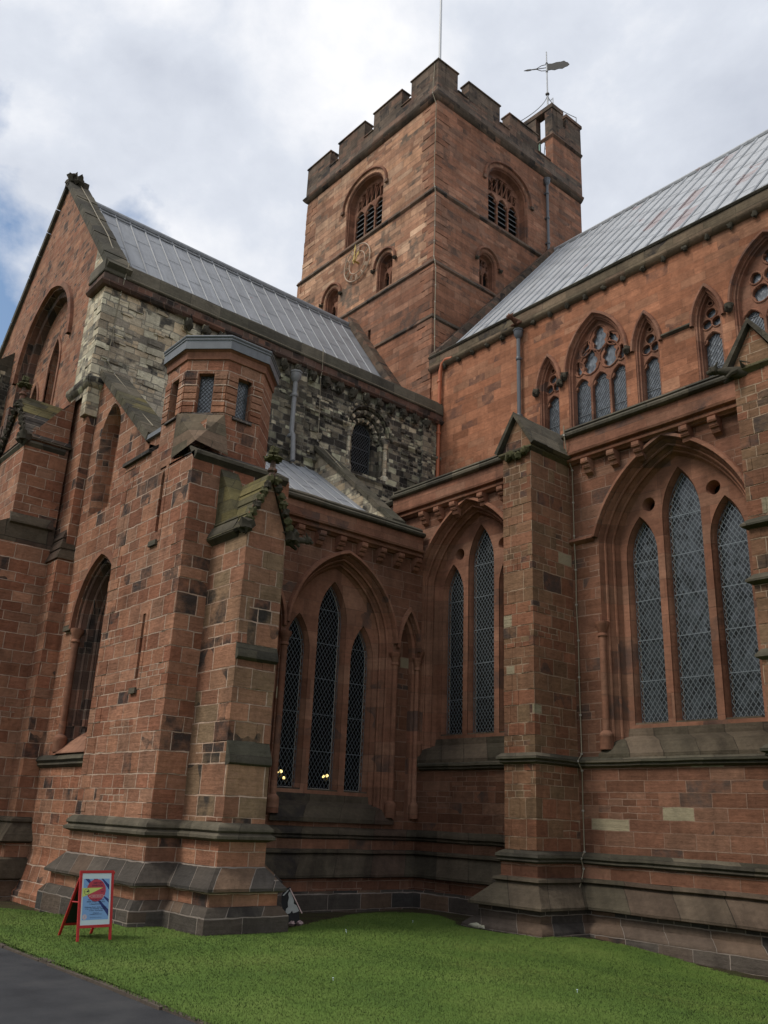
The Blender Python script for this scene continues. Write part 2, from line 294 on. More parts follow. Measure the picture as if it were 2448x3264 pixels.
M_CLOCK = simple('clock_cream_metal', (0.42, 0.31, 0.22), 0.6, 0, 0.15, 10, 0)
M_RED = simple('red_painted_wood', (0.42, 0.022, 0.022), 0.45, 0, 0.15, 20, 0.05)
M_BOARD = simple('black_chalkboard', (0.015, 0.022, 0.017), 0.75, 0, 0.2, 8, 0)
M_PAPER = simple('white_poster_paper', (0.55, 0.66, 0.68), 0.6, 0, 0.03, 4, 0)
M_PBLUE = simple('poster_light_blue', (0.20, 0.36, 0.62), 0.6, 0, 0.05, 4, 0)
M_PNAVY = simple('poster_navy', (0.022, 0.035, 0.16), 0.6, 0, 0.05, 4, 0)
M_PRED = simple('poster_red', (0.45, 0.05, 0.075), 0.6, 0, 0.05, 4, 0)
M_PYEL = simple('poster_lime', (0.55, 0.62, 0.16), 0.6, 0, 0.05, 4, 0)
M_PINK = simple('poster_dark_ink', (0.012, 0.015, 0.04), 0.6, 0, 0.05, 4, 0)
M_PALEINK = simple('poster_pale_ink', (0.62, 0.45, 0.42), 0.6, 0, 0.05, 4, 0)
M_CARV = simple('dark_carved_stone', (0.06, 0.052, 0.038), 0.95, 0, 0.6, 9, 0.9, 0.2)
M_CARVG = simple('mossy_carved_stone', (0.085, 0.08, 0.04), 0.95, 0, 0.6, 9, 0.9, 0.2)
M_CARVR = simple('red_carved_stone', (0.15, 0.075, 0.05), 0.95, 0, 0.35, 9, 0.7, 0.2)
M_TORNW = simple('weathered_white_board', (0.36, 0.37, 0.35), 0.8, 0, 0.25, 12, 0.2)
M_TORNB = simple('charred_black_board', (0.02, 0.02, 0.02), 0.9, 0, 0.4, 9, 0.4)
M_PKRUB = simple('pinkish_rubble', (0.34, 0.25, 0.24), 0.9, 0, 0.3, 12, 0.4)
M_PALER = simple('pale_rubble', (0.33, 0.32, 0.24), 0.9, 0, 0.3, 12, 0.5)

# ground materials
def groundmat(name, c1, c2, c3, s1, s2, bump, dist=0.02, rough=0.95, speck=None, fine=0.6):
    m, nt, b = newmat(name); t = NT(nt)
    g = t.n('ShaderNodeNewGeometry'); pos = g.outputs['Position']
    a = t.noise(pos, s1, 6, 0.6); f = t.noise(pos, s2, 5, 0.7)
    c = t.ramp(a, [(0.32, c1), (0.5, c2), (0.68, c3)])
    v = t.math('MULTIPLY_ADD', f, fine, 1.0-fine/2)
    c = t.mix(1.0, c, t.combine(v, v, v), 'MULTIPLY')
    if speck:
        k = t.math('GREATER_THAN', t.noise(pos, 70.0, 1, 0.5), 0.70)
        c = t.mix(t.math('MULTIPLY', k, 0.6), c, speck)
    t.l(c, b.inputs['Base Color']); b.inputs['Roughness'].default_value = rough; b.inputs['Specular IOR Level'].default_value = 0.2
    bp = t.n('ShaderNodeBump'); bp.inputs['Strength'].default_value = bump; bp.inputs['Distance'].default_value = dist
    t.l(f, bp.inputs['Height']); t.l(bp.outputs[0], b.inputs['Normal'])
    return m
M_LAWN = groundmat('lawn_turf', (0.064, 0.115, 0.021), (0.088, 0.146, 0.026), (0.118, 0.17, 0.036), 0.7, 60, 0.3, fine=0.3)
M_SOIL = groundmat('mossy_soil', (0.035, 0.028, 0.016), (0.05, 0.04, 0.02), (0.045, 0.055, 0.016), 2.2, 30, 0.9, 0.03)
M_TAR = groundmat('worn_asphalt', (0.032, 0.033, 0.036), (0.045, 0.046, 0.049), (0.060, 0.060, 0.061), 1.3, 55, 0.8, 0.012, 0.85, speck=(0.09, 0.09, 0.09))
M_KERB = simple('earthy_edging_stone', (0.085, 0.066, 0.05), 0.95, 0, 0.5, 7, 0.6)
def grassmat():
    m, nt, b = newmat('grass_blade'); t = NT(nt)
    g = t.n('ShaderNodeNewGeometry')
    a = t.noise(g.outputs['Position'], 0.55, 5, 0.6); f = t.noise(g.outputs['Position'], 25.0, 2)
    k = t.math('MULTIPLY_ADD', f, 0.22, t.math('MULTIPLY', a, 0.78))
    c = t.ramp(k, [(0.36, (0.064, 0.115, 0.021)), (0.5, (0.094, 0.153, 0.027)), (0.62, (0.142, 0.19, 0.042))])
    t.l(c, b.inputs['Base Color']); b.inputs['Roughness'].default_value = 0.7; b.inputs['Specular IOR Level'].default_value = 0.15
    s_ = t.n('ShaderNodeVectorMath', operation='SCALE'); t.l(g.outputs['Normal'], s_.inputs[0]); s_.inputs['Scale'].default_value = 0.25
    a_ = t.n('ShaderNodeVectorMath', operation='ADD'); t.l(s_.outputs[0], a_.inputs[0]); a_.inputs[1].default_value = (0, 0, 1)
    n_ = t.n('ShaderNodeVectorMath', operation='NORMALIZE'); t.l(a_.outputs[0], n_.inputs[0]); t.l(n_.outputs[0], b.inputs['Normal'])
    return m
M_GRASS = grassmat()

# ------------------------------------------------------------------ mesh builder
class MB:
    def __init__(s): s.v = []; s.f = []; s.mi = []; s.m = []
    def slot(s, m):
        if m is None: return 0 if s.m else 0
        if m not in s.m: s.m.append(m)
        return s.m.index(m)
    def add(s, vs, fs, m):
        k = s.slot(m); o = len(s.v); s.v.extend([tuple(p) for p in vs])
        for f in fs: s.f.append([i+o for i in f]); s.mi.append(k)
    def build(s, name, parent=None, smooth=40):
        me = bpy.data.meshes.new(name); me.from_pydata(s.v, [], s.f)
        for m in s.m: me.materials.append(m)
        if s.f:
            me.polygons.foreach_set('material_index', s.mi)
            me.polygons.foreach_set('use_smooth', [True]*len(s.f))
        me.update()
        try: me.set_sharp_from_angle(angle=radians(smooth))
        except Exception: pass
        o = bpy.data.objects.new(name, me); COL.objects.link(o)
        if parent is not None: setparent(o, parent)
        return o
    # shapes
    def box(s, a, b, m):
        x0, y0, z0 = a; x1, y1, z1 = b
        s.add([(x0,y0,z0),(x1,y0,z0),(x1,y1,z0),(x0,y1,z0),(x0,y0,z1),(x1,y0,z1),(x1,y1,z1),(x0,y1,z1)],
              [(0,3,2,1),(4,5,6,7),(0,1,5,4),(1,2,6,5),(2,3,7,6),(3,0,4,7)], m)
    def extrude(s, pts, vec, m):      # pts: planar 3D polygon
        n = len(pts); v = Vector(vec); q = [Vector(p) for p in pts]
        vs = q+[p+v for p in q]
        s.add(vs, [tuple(range(n))[::-1], tuple(range(n, 2*n))]+[(i, (i+1) % n, (i+1) % n+n, i+n) for i in range(n)], m)
    def tube(s, path, r, m, n=8, closed=False, caps=True):
        P = [Vector(p) for p in path]; k = len(P); vs = []; rs = r if isinstance(r, (list, tuple)) else [r]*k
        prev = None
        for i, p in enumerate(P):
            if closed: t = (P[(i+1) % k]-P[i-1])
            else: t = P[min(i+1, k-1)]-P[max(i-1, 0)]
            t.normalize()
            if prev is None:
                a = Vector((0, 0, 1)) if abs(t.z) < 0.9 else Vector((1, 0, 0))
                nrm = t.cross(a).normalized()
            else:
                nrm = (prev-t*prev.dot(t)); nrm.normalize()
            prev = nrm; bn = t.cross(nrm)
            for j in range(n):
                an = 2*pi*j/n; vs.append(p+nrm*cos(an)*rs[i]+bn*sin(an)*rs[i])
        fs = []
        for i in range(k if closed else k-1):
            i2 = (i+1) % k
            for j in range(n): fs.append((i*n+j, i*n+(j+1) % n, i2*n+(j+1) % n, i2*n+j))
        if caps and not closed: fs += [tuple(range(n))[::-1], tuple((k-1)*n+j for j in range(n))]
        s.add(vs, fs, m)
    def lathe(s, c, prof, m, n=12):   # prof: (r, z)
        vs = []; k = len(prof)
        for r, z in prof:
            for j in range(n): vs.append((c[0]+r*cos(2*pi*j/n), c[1]+r*sin(2*pi*j/n), c[2]+z))
        fs = [(i*n+j, i*n+(j+1) % n, (i+1)*n+(j+1) % n, (i+1)*n+j) for i in range(k-1) for j in range(n)]
        fs += [tuple(range(n))[::-1], tuple((k-1)*n+j for j in range(n))]
        s.add(vs, fs, m)
    def blob(s, c, r, m, seed=0, sq=(1, 1, 1), amp=0.3, n=8):
        rng = random.Random(seed); vs = []; fs = []
        ph = [rng.uniform(0, 6.28) for _ in range(6)]
        for i in range(n+1):
            th = pi*i/n
            for j in range(2*n):
                a = pi*j/n
                d = 1+amp*(sin(3*a+ph[0])*sin(2*th+ph[1])+0.6*sin(5*a+ph[2])*sin(4*th+ph[3])+0.4*sin(7*th+ph[4]))
                vs.append((c[0]+r*sq[0]*d*sin(th)*cos(a), c[1]+r*sq[1]*d*sin(th)*sin(a), c[2]+r*sq[2]*d*cos(th)))
        for i in range(n):
            for j in range(2*n):
                a = i*2*n+j; b2 = i*2*n+(j+1) % (2*n); fs.append((a, b2, b2+2*n, a+2*n))
        s.add(vs, fs, m)
    def panel(s, F, outer, holes, d, m, back=None, mr=None, sides=False):
        pls = [[Vector((p[0], p[1], 0)) for p in outer]]+[[Vector((p[0], p[1], 0)) for p in h] for h in holes]
        tris = tessellate_polygon(pls)
        flat = [p for pl in pls for p in pl]
        s.add([F(p[0], p[1], d) for p in flat], [tuple(t) for t in tris], m)
        if back is not None:
            loops = ([outer] if sides else [])+list(holes)
            for h in loops:
                k = len(h)
                s.add([F(p[0], p[1], d) for p in h]+[F(p[0], p[1], back) for p in h], [(i, (i+1) % k, (i+1) % k+k, i+k) for i in range(k)], mr or m)
    def loft(s, F, lines, m):         # lines: list of (polyline2d, depth), equal counts
        k = len(lines[0][0]); vs = []; fs = []
        for pl, d in lines: vs += [F(p[0], p[1], d) for p in pl]
        for j in range(len(lines)-1):
            for i in range(k-1): fs.append((j*k+i, j*k+i+1, (j+1)*k+i+1, (j+1)*k+i))
        s.add(vs, fs, m)
    def molding(s, path, prof, m):    # plan path (outward on the right), profile (offset, z)
        P = [Vector(p) for p in path]; k = len(P); offs = []; rj = random.Random(int(abs(path[0][0]*91+prof[0][1]*57)))
        for i in range(k):
            def nrm(a, b):
                d = (b-a).normalized(); return Vector((d.y, -d.x))
            if i == 0: o = nrm(P[0], P[1])
            elif i == k-1: o = nrm(P[-2], P[-1])
            else:
                n1 = nrm(P[i-1], P[i]); n2 = nrm(P[i], P[i+1]); o = (n1+n2); o /= max(0.2, 1+n1.dot(n2))
            offs.append(o)
        n = len(prof); vs = []; fs = []; Q = []
        for i in range(k):                   # old mouldings waver: extra stations with a few millimetres of play
            Q.append((P[i], offs[i], 0.0, 0.0))
            if i < k-1:
                ln_ = (P[i+1]-P[i]).length; ns_ = int(ln_/0.55)
                d_ = (P[i+1]-P[i])/max(ln_, 1e-6); no_ = Vector((d_.y, -d_.x)); e0 = P[i]+(offs[i]-no_*offs[i].dot(no_))*0
                for j in range(1, ns_):
                    if min(j, ns_-j)*ln_/ns_ < 0.75: continue
                    Q.append((P[i].lerp(P[i+1], j/ns_), no_, rj.uniform(-0.010, 0.008), rj.uniform(-0.007, 0.007)))
        k = len(Q)
        for (p_, o_, ja, jz) in Q:
            for (a, z) in prof: q = p_+o_*(a+(ja if a > 0.03 else 0)); vs.append((q.x, q.y, z+jz))
        for i in range(k-1):
            for j in range(n-1): fs.append((i*n+j, (i+1)*n+j, (i+1)*n+j+1, i*n+j+1))
        fs += [tuple(range(n)), tuple((k-1)*n+j for j in range(n))[::-1]]
        s.add(vs, fs, m)

def setparent(o, p):
    o.parent = p; o.matrix_parent_inverse = Matrix.Translation(p.location).inverted() if p.type == 'EMPTY' else Matrix()
def FS(Y): return lambda u, v, d: (u, Y+d, v)
def FE(X): return lambda u, v, d: (X-d, u, v)
def FG(o, U):                                   # vertical face through o (x,y), running along U (x,y); outward = right of U
    ux, uy = U; l = math.hypot(ux, uy); ux /= l; uy /= l; nx, ny = uy, -ux
    return lambda u, v, d: (o[0]+ux*u-nx*d, o[1]+uy*u-ny*d, v)
def arc(cx, wd, zs, h, n=10):
    P = []
    if h >= wd:
        r = (wd*wd+h*h)/(2*wd); a1 = atan2(h, r-wd)
        R = [(cx+wd-r+r*cos(a1*i/n), zs+r*sin(a1*i/n)) for i in range(n+1)]
    else:
        R = [(cx+wd*cos(pi/2*i/n), zs+h*sin(pi/2*i/n)**0.92) for i in range(n+1)]
    return R+[(2*cx-p[0], p[1]) for p in R[-2::-1]]
def archline(cx, wd, z0, zs, h, n=10): return [(cx+wd, z0)]+arc(cx, wd, zs, h, n)+[(cx-wd, z0)]
def hof(w0, h0):                               # heights of concentric arches
    c = (w0*w0+h0*h0)/(2*w0)-w0
    return lambda q: sqrt(max(0.001, q*q+2*c*q)) if h0 >= w0 else h0-(w0-q)
class Fam:
    '''concentric arches: w0 half-width, h0 rise above zs, radius r (None: tangent to the jambs)'''
    def __init__(s, w0, zs, h0, r=None):
        r0 = (w0*w0+h0*h0)/(2*w0); r = max(r or r0, r0); L_ = math.hypot(w0, h0); k = sqrt(r*r-L_*L_/4)
        s.w0, s.r, s.c = w0, r, (w0/2-h0/L_*k, zs+h0/2-w0/L_*k)
    def arc(s, C, q, n=12):
        R = s.r-(s.w0-q); cx, cz = s.c; a0 = math.acos(min(1, (q-cx)/R)); a1 = math.acos(max(-1, -cx/R))
        Q = [(cx+R*cos(a0+(a1-a0)*i/n), cz+R*sin(a0+(a1-a0)*i/n)) for i in range(n+1)]; Q[-1] = (0.0, Q[-1][1])
        return [(C+p[0], p[1]) for p in Q]+[(C-p[0], p[1]) for p in Q[-2::-1]]
    def line(s, C, q, z0, n=12): return [(C+q, z0)]+s.arc(C, q, n)+[(C-q, z0)]
def dagger(cx, cz, wd, ht, tilt=0.0, lobes=True, n=18):
    R = []
    for i in range(n+1):
        t = i/n; x = wd/2*max(0, sin(pi*t**0.85))**0.75*((0.70+0.30*abs(sin(3*pi*t))) if lobes else 1.0); R.append((x, -ht/2+ht*t))
    pts = R+[(-x, y) for x, y in R[-2:0:-1]]
    return [(cx+x*cos(tilt)-y*sin(tilt), cz+x*sin(tilt)+y*cos(tilt)) for x, y in pts]
def circ(cx, cz, r, n=20): return [(cx+r*cos(2*pi*i/n), cz+r*sin(2*pi*i/n)) for i in range(n)]
def foil(cx, cz, r, k=4, rot=0.0, st=1.0, tilt=0.0, n=36, depth=0.26):
    o = []
    for i in range(n):
        a = 2*pi*i/n; rr = r*(1-depth+depth*abs(cos(k*a/2+rot))**0.7*1.0)
        x, y = rr*cos(a), rr*sin(a)*st
        o.append((cx+x*cos(tilt)-y*sin(tilt), cz+x*sin(tilt)+y*cos(tilt)))
    return o
def cusped(cx, wd, z0, zs, h, n=8):            # a light with a cusped (trefoil) head
    R = archline(cx, wd, z0, zs, h, n); o = []
    for (x, y) in R:
        if y > zs+h*0.18 and y < zs+h*0.55: x = cx+(x-cx)*0.74
        o.append((x, y))
    return o

def add_lattice(mb, F, cx, wd, z0, zs, h, d, px, pz, r, m, saddle=0.75, ms=None, rs=None, edge=True):
    hw = hof(wd, h)
    A = archline(cx, wd, z0, zs, h, 12)
    def half(v):
        if v <= zs: return wd
        if v >= zs+h: return -1
        c = (wd*wd+h*h)/(2*wd)
        if h >= wd: return sqrt(max(0, c*c-(v-zs)**2))-(c-wd)
        return wd*sqrt(max(0, 1-((v-zs)/h)**2))
    def inside(u, v): return v >= z0 and abs(u-cx) <= half(v)
    def bar(a, b, rr, mm):
        dx, dz = b[0]-a[0], b[1]-a[1]; l = math.hypot(dx, dz)
        if l < 0.01: return
        nx, nz = -dz/l*rr, dx/l*rr
        vs = []
        for q in (a, b):
            for (sx, dd) in ((-1, -rr), (1, -rr), (1, rr), (-1, rr)): vs.append(F(q[0]+nx*sx, q[1]+nz*sx, d+dd))
        mb.add(vs, [(0, 1, 5, 4), (1, 2, 6, 5), (3, 0, 4, 7)], mm)
    sl = pz/px; H = zs+h-z0; K = int((H+2*wd*sl)/(pz))+2
    for sgn in (1, -1):
        for k in range(-K, K+1):
            b0 = z0+k*pz; pts = []; st = 40
            run = None
            for i in range(st+1):
                u = cx-wd+2*wd*i/st; v = b0+sgn*(u-cx)*sl
                if inside(u, v):
                    if run is None: run = (u, v)
                    last = (u, v)
                elif run is not None:
                    bar(run, last, r, m); run = None
            if run is not None: bar(run, last, r, m)
    v = z0+saddle
    while v < zs+h*0.8:
        q = half(v); bar((cx-q, v), (cx+q, v), rs or r*1.5, ms or m); v += saddle
    if edge:
        for i in range(len(A)-1): bar(A[i], A[i+1], r*1.3, m)
        bar(A[-1], A[0], r*1.3, m)

def course_rows(z0, z1, seed, rh):           # heights where the masonry courses of stone() fall
    f = lambda z: z+0.10*sin(2.3*z+seed)+0.03*sin(5.9*z+2*seed)
    zs = [z0]; k = math.floor(f(z0)/rh)+1
    while k*rh < f(z1):
        a_, b_ = z0, z1
        for _ in range(40):
            c_ = (a_+b_)/2
            if f(c_) < k*rh: a_ = c_
            else: b_ = c_
        if a_-zs[-1] > 0.05: zs.append(a_)
        k += 1
    return zs+[z1]
def quoins(mb, x, y, sx, sy, z0, z1, seed, rh, m, jit=0.016, la=0.3, lb=0.52):
    '''corner stones standing a few millimetres proud of each other; (sx, sy) point outwards'''
    r = random.Random(int(abs(x*77+y*31)+seed*10)); R = course_rows(z0, z1, seed, rh)
    for i, (a_, b_) in enumerate(zip(R[:-1], R[1:])):
        if b_-a_ < 0.06: continue
        px = r.uniform(0.003, jit); py = r.uniform(0.003, jit)
        lx_, ly_ = (la, lb) if i % 2 else (lb, la); lx_ *= r.uniform(0.8, 1.2); ly_ *= r.uniform(0.8, 1.2)
        xs = sorted((x+sx*px, x-sx*lx_)); ys_ = sorted((y+sy*py, y-sy*ly_))
        mb.box((xs[0], ys_[0], a_+0.006), (xs[1], ys_[1], b_-0.006), m)

# ------------------------------------------------------------------ things and labels
def tag(o, label=None, cat=None, group=None, kind=None):
    if label: o['label'] = label
    if cat: o['category'] = cat
    if group: o['group'] = group
    if kind: o['kind'] = kind
    return o
def thing(name, label, cat, loc, group=None):
    o = bpy.data.objects.new(name, None); COL.objects.link(o); o.location = loc; o.empty_display_size = 0.3
    return tag(o, label, cat, group)

# ================================================================== THE CATHEDRAL
CATH = thing('cathedral', 'red sandstone cathedral with square battlemented tower, lead roofs and tall pointed windows', 'cathedral', (-15.0, 17.3, 0.0))
def P(mb, name, parent=None, smooth=40): return mb.build(name, parent or CATH, smooth)

YA, YC, XT, YT, XE, YS = 17.29, 22.4, -23.5, 8.2, -18.75, 8.55   # aisle, clerestory, transept E, transept S, chapel E, chapel S planes

# ---------------------------------------------------------------- generic windows
def shaft(F, u, d, z0, z1, r, m, parent, name='colonnette'):
    mb = MB(); x, y, _ = F(u, 0, d)
    mb.lathe((x, y, z0), [(r*1.9, -0.30), (r*1.9, 0.0), (r*1.95, 0.03), (r*1.7, 0.07), (r*1.35, 0.10), (r*1.0, 0.13), (r*1.0, z1-z0-0.36), (r*1.35, z1-z0-0.34), (r*1.35, z1-z0-0.30), (r*1.1, z1-z0-0.27), (r*1.45, z1-z0-0.16), (r*2.0, z1-z0-0.07), (r*2.0, z1-z0)], m, 14)
    return mb.build(name, parent)

def lancet_group(name, F, C, orders0, zs, h0, lights, z_front, z_glass, hood_w, hood_h, hood_min, roundels, glass, mat, depth=0.5, shafts=None, gridpx=0.118, gridpz=0.17, gridr=0.0048, sillw=0.1, radius=None):
    """three stepped lights under one moulded arch; returns (part, hole for the wall)"""
    fam = Fam(hood_w, zs, hood_h, radius)
    mb = MB(); w0 = orders0
    def ln(q): return fam.line(C, q, z_front)
    seq = [(0, 0), (0.01, 0.03), (0.08, 0.12), (0.085, 0.19), (0.10, 0.20), (0.18, 0.30), (0.185, 0.37), (0.20, 0.38), (0.28, depth+0.02)]
    mb.loft(F, [(ln(w0-a), d) for a, d in seq], mat)
    for (a, d, r) in ((0.085, 0.15, 0.04), (0.185, 0.335, 0.04)):
        pl = fam.line(C, w0-a, z_front+0.25)
        mb.tube([F(p[0], p[1], d) for p in pl], r, mat, 7)
    part = mb.build(name, CATH)
    # hood mould
    hb = MB()
    def hl(q): return fam.arc(C, q, 16) if radius else [p for p in fam.arc(C, q, 16) if p[1] >= hood_min]
    k = min(len(hl(hood_w)), len(hl(hood_w-0.13)))
    def eq(q):
        A = hl(q); n = (len(A)-1)//2; mid = len(A)//2
        while len(A) > k: A = A[1:-1]
        return A
    hb.loft(F, [(eq(hood_w), 0.0), (eq(hood_w), -0.05), (eq(hood_w-0.03), -0.12), (eq(hood_w-0.10), -0.13), (eq(hood_w-0.13), -0.06), (eq(hood_w-0.13), 0.01)], mat)
    hb.build('hood_mould', part)
    # tracery plate
    wi = w0-0.27
    tb = MB(); holes = []
    for (du, wd, lz, lh) in lights: holes.append(archline(C+du, wd+0.07, z_glass-0.04, lz, lh+0.09, 9))
    for (du, rz, rr) in roundels: holes.append(circ(C+du, rz, rr))
    outer = fam.line(C, wi+0.04, z_glass-0.34)
    tb.panel(F, outer, holes, depth, mat, depth+0.03)
    for (du, wd, lz, lh) in lights:
        tb.loft(F, [(archline(C+du, wd+0.07, z_glass-0.04, lz, lh+0.09, 9), depth+0.03), (archline(C+du, wd, z_glass, lz, lh, 9), depth+0.14), (archline(C+du, wd, z_glass, lz, lh, 9), depth+0.3)], mat)
        tb.add([F(C+du-wd-.07, z_glass-.04, depth+.0), F(C+du+wd+.07, z_glass-.04, depth), F(C+du+wd, z_glass, depth+.3), F(C+du-wd, z_glass, depth+.3)], [(0, 1, 2, 3)], mat)
    for (du, rz, rr) in roundels:
        c = circ(C+du, rz, rr); c2 = circ(C+du, rz, rr*0.82); n = len(c)
        tb.loft(F, [(c+c[:1], depth), (c2+c2[:1], depth+0.08), (c2+c2[:1], depth+0.34)], mat)
    tb.build('tracery', part)
    # glass and guard
    gb = MB(); pb = MB(); lb = MB()
    for (du, wd, lz, lh) in lights:
        A = archline(C+du, wd, z_glass, lz, lh, 9)
        gb.panel(F, A, [], depth+0.285, glass)
        add_lattice(lb, F, C+du, wd, z_glass, lz, lh, depth+0.18, gridpx, gridpz, gridr, M_GRID, saddle=0.95, rs=gridr*1.7)
        B = archline(C+du, wd*0.965, z_glass+0.02, lz, lh*0.985, 9)
        pb.loft(F, [(A, depth+0.27), (B, depth+0.278)], M_PUTTY)
        pb.loft(F, [([A[0], A[-1]], depth+0.27), ([(B[0][0], B[0][1]), B[-1]], depth+0.278)], M_PUTTY)
    for (du, rz, rr) in roundels: gb.panel(F, circ(C+du, rz, rr*0.85), [], depth+0.33, M_BLACK)
    gb.build('glass', part); lb.build('wire_guard', part); pb.build('pointing', part)
    # sloping sill
    sb = MB(); a = wi+0.02
    z1 = z_front; z2 = z_glass-0.30
    zm = z1+(z2-z1)*0.52
    prof = [(a+0.42, -sillw, z1-0.12), (a+0.42, -sillw, z1-0.02), (a+0.26, 0.10, zm), (a+0.22, 0.12, zm+0.05), (a+0.02, depth-0.02, z2), (a, depth-0.02, z2+0.05), (a, depth+0.02, z2+0.30)]
    vs = [];  fs = []
    for (q, d, z) in prof: vs += [F(C-q, z, d), F(C+q, z, d)]
    for i in range(len(prof)-1): fs.append((2*i, 2*i+1, 2*i+3, 2*i+2))
    sb.add(vs, fs, M_SLOPE); sb.build('sill', part)
    for (u, d, za, zb) in (shafts or []): shaft(F, u, d, za, zb, 0.085, mat, part)
    return part, fam.line(C, w0, z_front-0.03)

def corbel(mb_list, F, u, ztop, m, parent, wd=0.2, pr=0.28):
    mb = MB()
    pts = [(0.02, 0), (-pr, 0), (-pr, -0.09), (-pr*0.78, -0.11), (-pr*0.76, -0.20), (-pr*0.5, -0.23), (-pr*0.47, -0.31), (-pr*0.2, -0.36), (0.02, -0.42)]
    A = [F(u-wd/2, ztop+z, d) for d, z in pts]; v = Vector(F(u+wd/2, 0, 0))-Vector(F(u-wd/2, 0, 0))
    mb.extrude(A, v, m)
    for k in range(3): mb.tube([F(u-wd/2-0.01, ztop-0.1-0.11*k, -pr*(0.86-0.27*k)), F(u+wd/2+0.01, ztop-0.1-0.11*k, -pr*(0.86-0.27*k))], 0.035, m, 7)
    return mb.build('corbel', parent)

def finial(parent, c, s=1.0, m=None):
    m = m or M_CARVG; mb = MB()
    mb.lathe(c, [(0.09*s, 0), (0.075*s, 0.20*s), (0.12*s, 0.24*s), (0.11*s, 0.29*s), (0.07*s, 0.32*s), (0.06*s, 0.5*s)], M_DRESSB, 8)
    for k in range(6):
        a = k*pi/3; mb.blob((c[0]+0.13*s*cos(a), c[1]+0.13*s*sin(a), c[2]+0.55*s), 0.075*s, m, k, (1.2, 1.2, 0.7), 0.45, 6)
    for k in range(4):
        a = k*pi/2+0.4; mb.blob((c[0]+0.06*s*cos(a), c[1]+0.06*s*sin(a), c[2]+0.74*s), 0.06*s, m, k+9, (1, 1, 1.5), 0.45, 6)
    return mb.build('finial', parent)

def beast(parent, c, dirv, s, m, seed=0, name='gargoyle'):
    """crouching carved beast leaning out along dirv"""
    d = Vector((dirv[0], dirv[1], 0)).normalized(); sd_ = Vector((-d.y, d.x, 0)); mb = MB(); C = Vector(c)
    def at(f, l, u): return C+d*f*s+sd_*l*s+Vector((0, 0, u*s))
    mb.tube([at(-0.25, 0, 0), at(0.05, 0, 0.02), at(0.3, 0, 0.06), at(0.5, 0, 0.1), at(0.62, 0, 0.1)], [0.17*s, 0.19*s, 0.15*s, 0.11*s, 0.10*s], m, 9)
    mb.blob(at(0.72, 0, 0.13), 0.15*s, m, seed, (1, 1, 0.9), 0.22, 6)
    mb.tube([at(0.78, 0, 0.1), at(0.92, 0, 0.05)], [0.09*s, 0.055*s], m, 7)
    for l in (-1, 1):
        mb.tube([at(0.68, l*0.09, 0.22), at(0.60, l*0.16, 0.34)], [0.05*s, 0.015*s], m, 5)
        mb.tube([at(0.1, l*0.16, 0.02), at(0.28, l*0.22, -0.1), at(0.4, l*0.18, -0.2)], [0.09*s, 0.07*s, 0.05*s], m, 6)
        mb.tube([at(-0.1, l*0.17, 0.12), at(0.0, l*0.3, 0.25), at(-0.28, l*0.26, 0.2)], [0.08*s, 0.05*s, 0.01*s], m, 5)
    return mb.build(name, parent)

# ---------------------------------------------------------------- choir aisle
FA = FS(YA)
holesA = []
for C in (-10.45, -16.85):
    _, h = lancet_group('aisle_window', FA, C, 1.98, 8.78, 2.2, [(-1.11, 0.36, 8.25, 0.88), (0, 0.43, 9.05, 1.08), (1.11, 0.36, 8.25, 0.88)],
        3.62, 4.32, 2.13, 2.17, 8.7, [(-0.85, 9.47, 0.18), (0.85, 9.47, 0.18)], M_GLASSR if C > -12 else M_GLASS, M_DRESS, radius=3.3, shafts=[(C-2.0, 0.03, 4.0, 6.65)]+([(C+2.0, 0.03, 4.0, 6.65)] if C > -12 else []))
    holesA.append(h)
for (a_, b_) in ((-13.24, -12.55), (-14.75, -14.16), (-8.36, -7.84)):
    q = MB(); q.molding([(a_, YA), (b_, YA)], [(-0.02, 8.86), (0.09, 8.83), (0.12, 8.76), (0.05, 8.70), (-0.02, 8.68)], M_DRESS); P(q, 'string_course')
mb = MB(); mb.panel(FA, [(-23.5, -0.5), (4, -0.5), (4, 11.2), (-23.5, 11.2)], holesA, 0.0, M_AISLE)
mb.add([(-23.5, YA, 11.2), (4, YA, 11.2), (4, YC, 13.3), (-23.5, YC, 13.3)], [(0, 1, 2, 3)], M_LEAD)
P(mb, 'aisle_wall')
SEG = [(-20.0, -14.15), (-13.25, -7.83), (-6.93, 4.0)]
CORB = [[-18.62, -17.97, -17.3, -16.2, -15.45, -14.72], [-12.58, -11.8, -11.08, -9.8, -9.08, -8.36], [-6.3, -5.6]]
for (a, b), cs in zip(SEG, CORB):
    mb = MB()
    mb.molding([(a, YA), (b, YA)], [(-0.1, 10.82), (0.09, 10.84), (0.12, 10.88), (0.20, 10.90), (0.22, 10.95), (0.15, 10.98), (0.16, 11.02), (0.27, 11.04), (0.29, 11.10), (0.24, 11.13), (0.2, 11.14), (0.2, 11.56), (-0.15, 11.56), (-0.15, 10.82)], M_DRESS)
    par = P(mb, 'aisle_parapet')
    cb = MB(); cb.molding([(a, YA), (b, YA)], [(-0.2, 11.54), (0.26, 11.54), (0.31, 11.58), (0.32, 11.64), (0.27, 11.70), (0.17, 11.72), (0.17, 11.76), (0.2, 11.79), (0.16, 11.85), (-0.3, 11.90), (-0.3, 11.54)], M_COPE); cb.build('coping', par)
    for c in cs: corbel(None, FA, c, 10.83, M_DRESS, par)
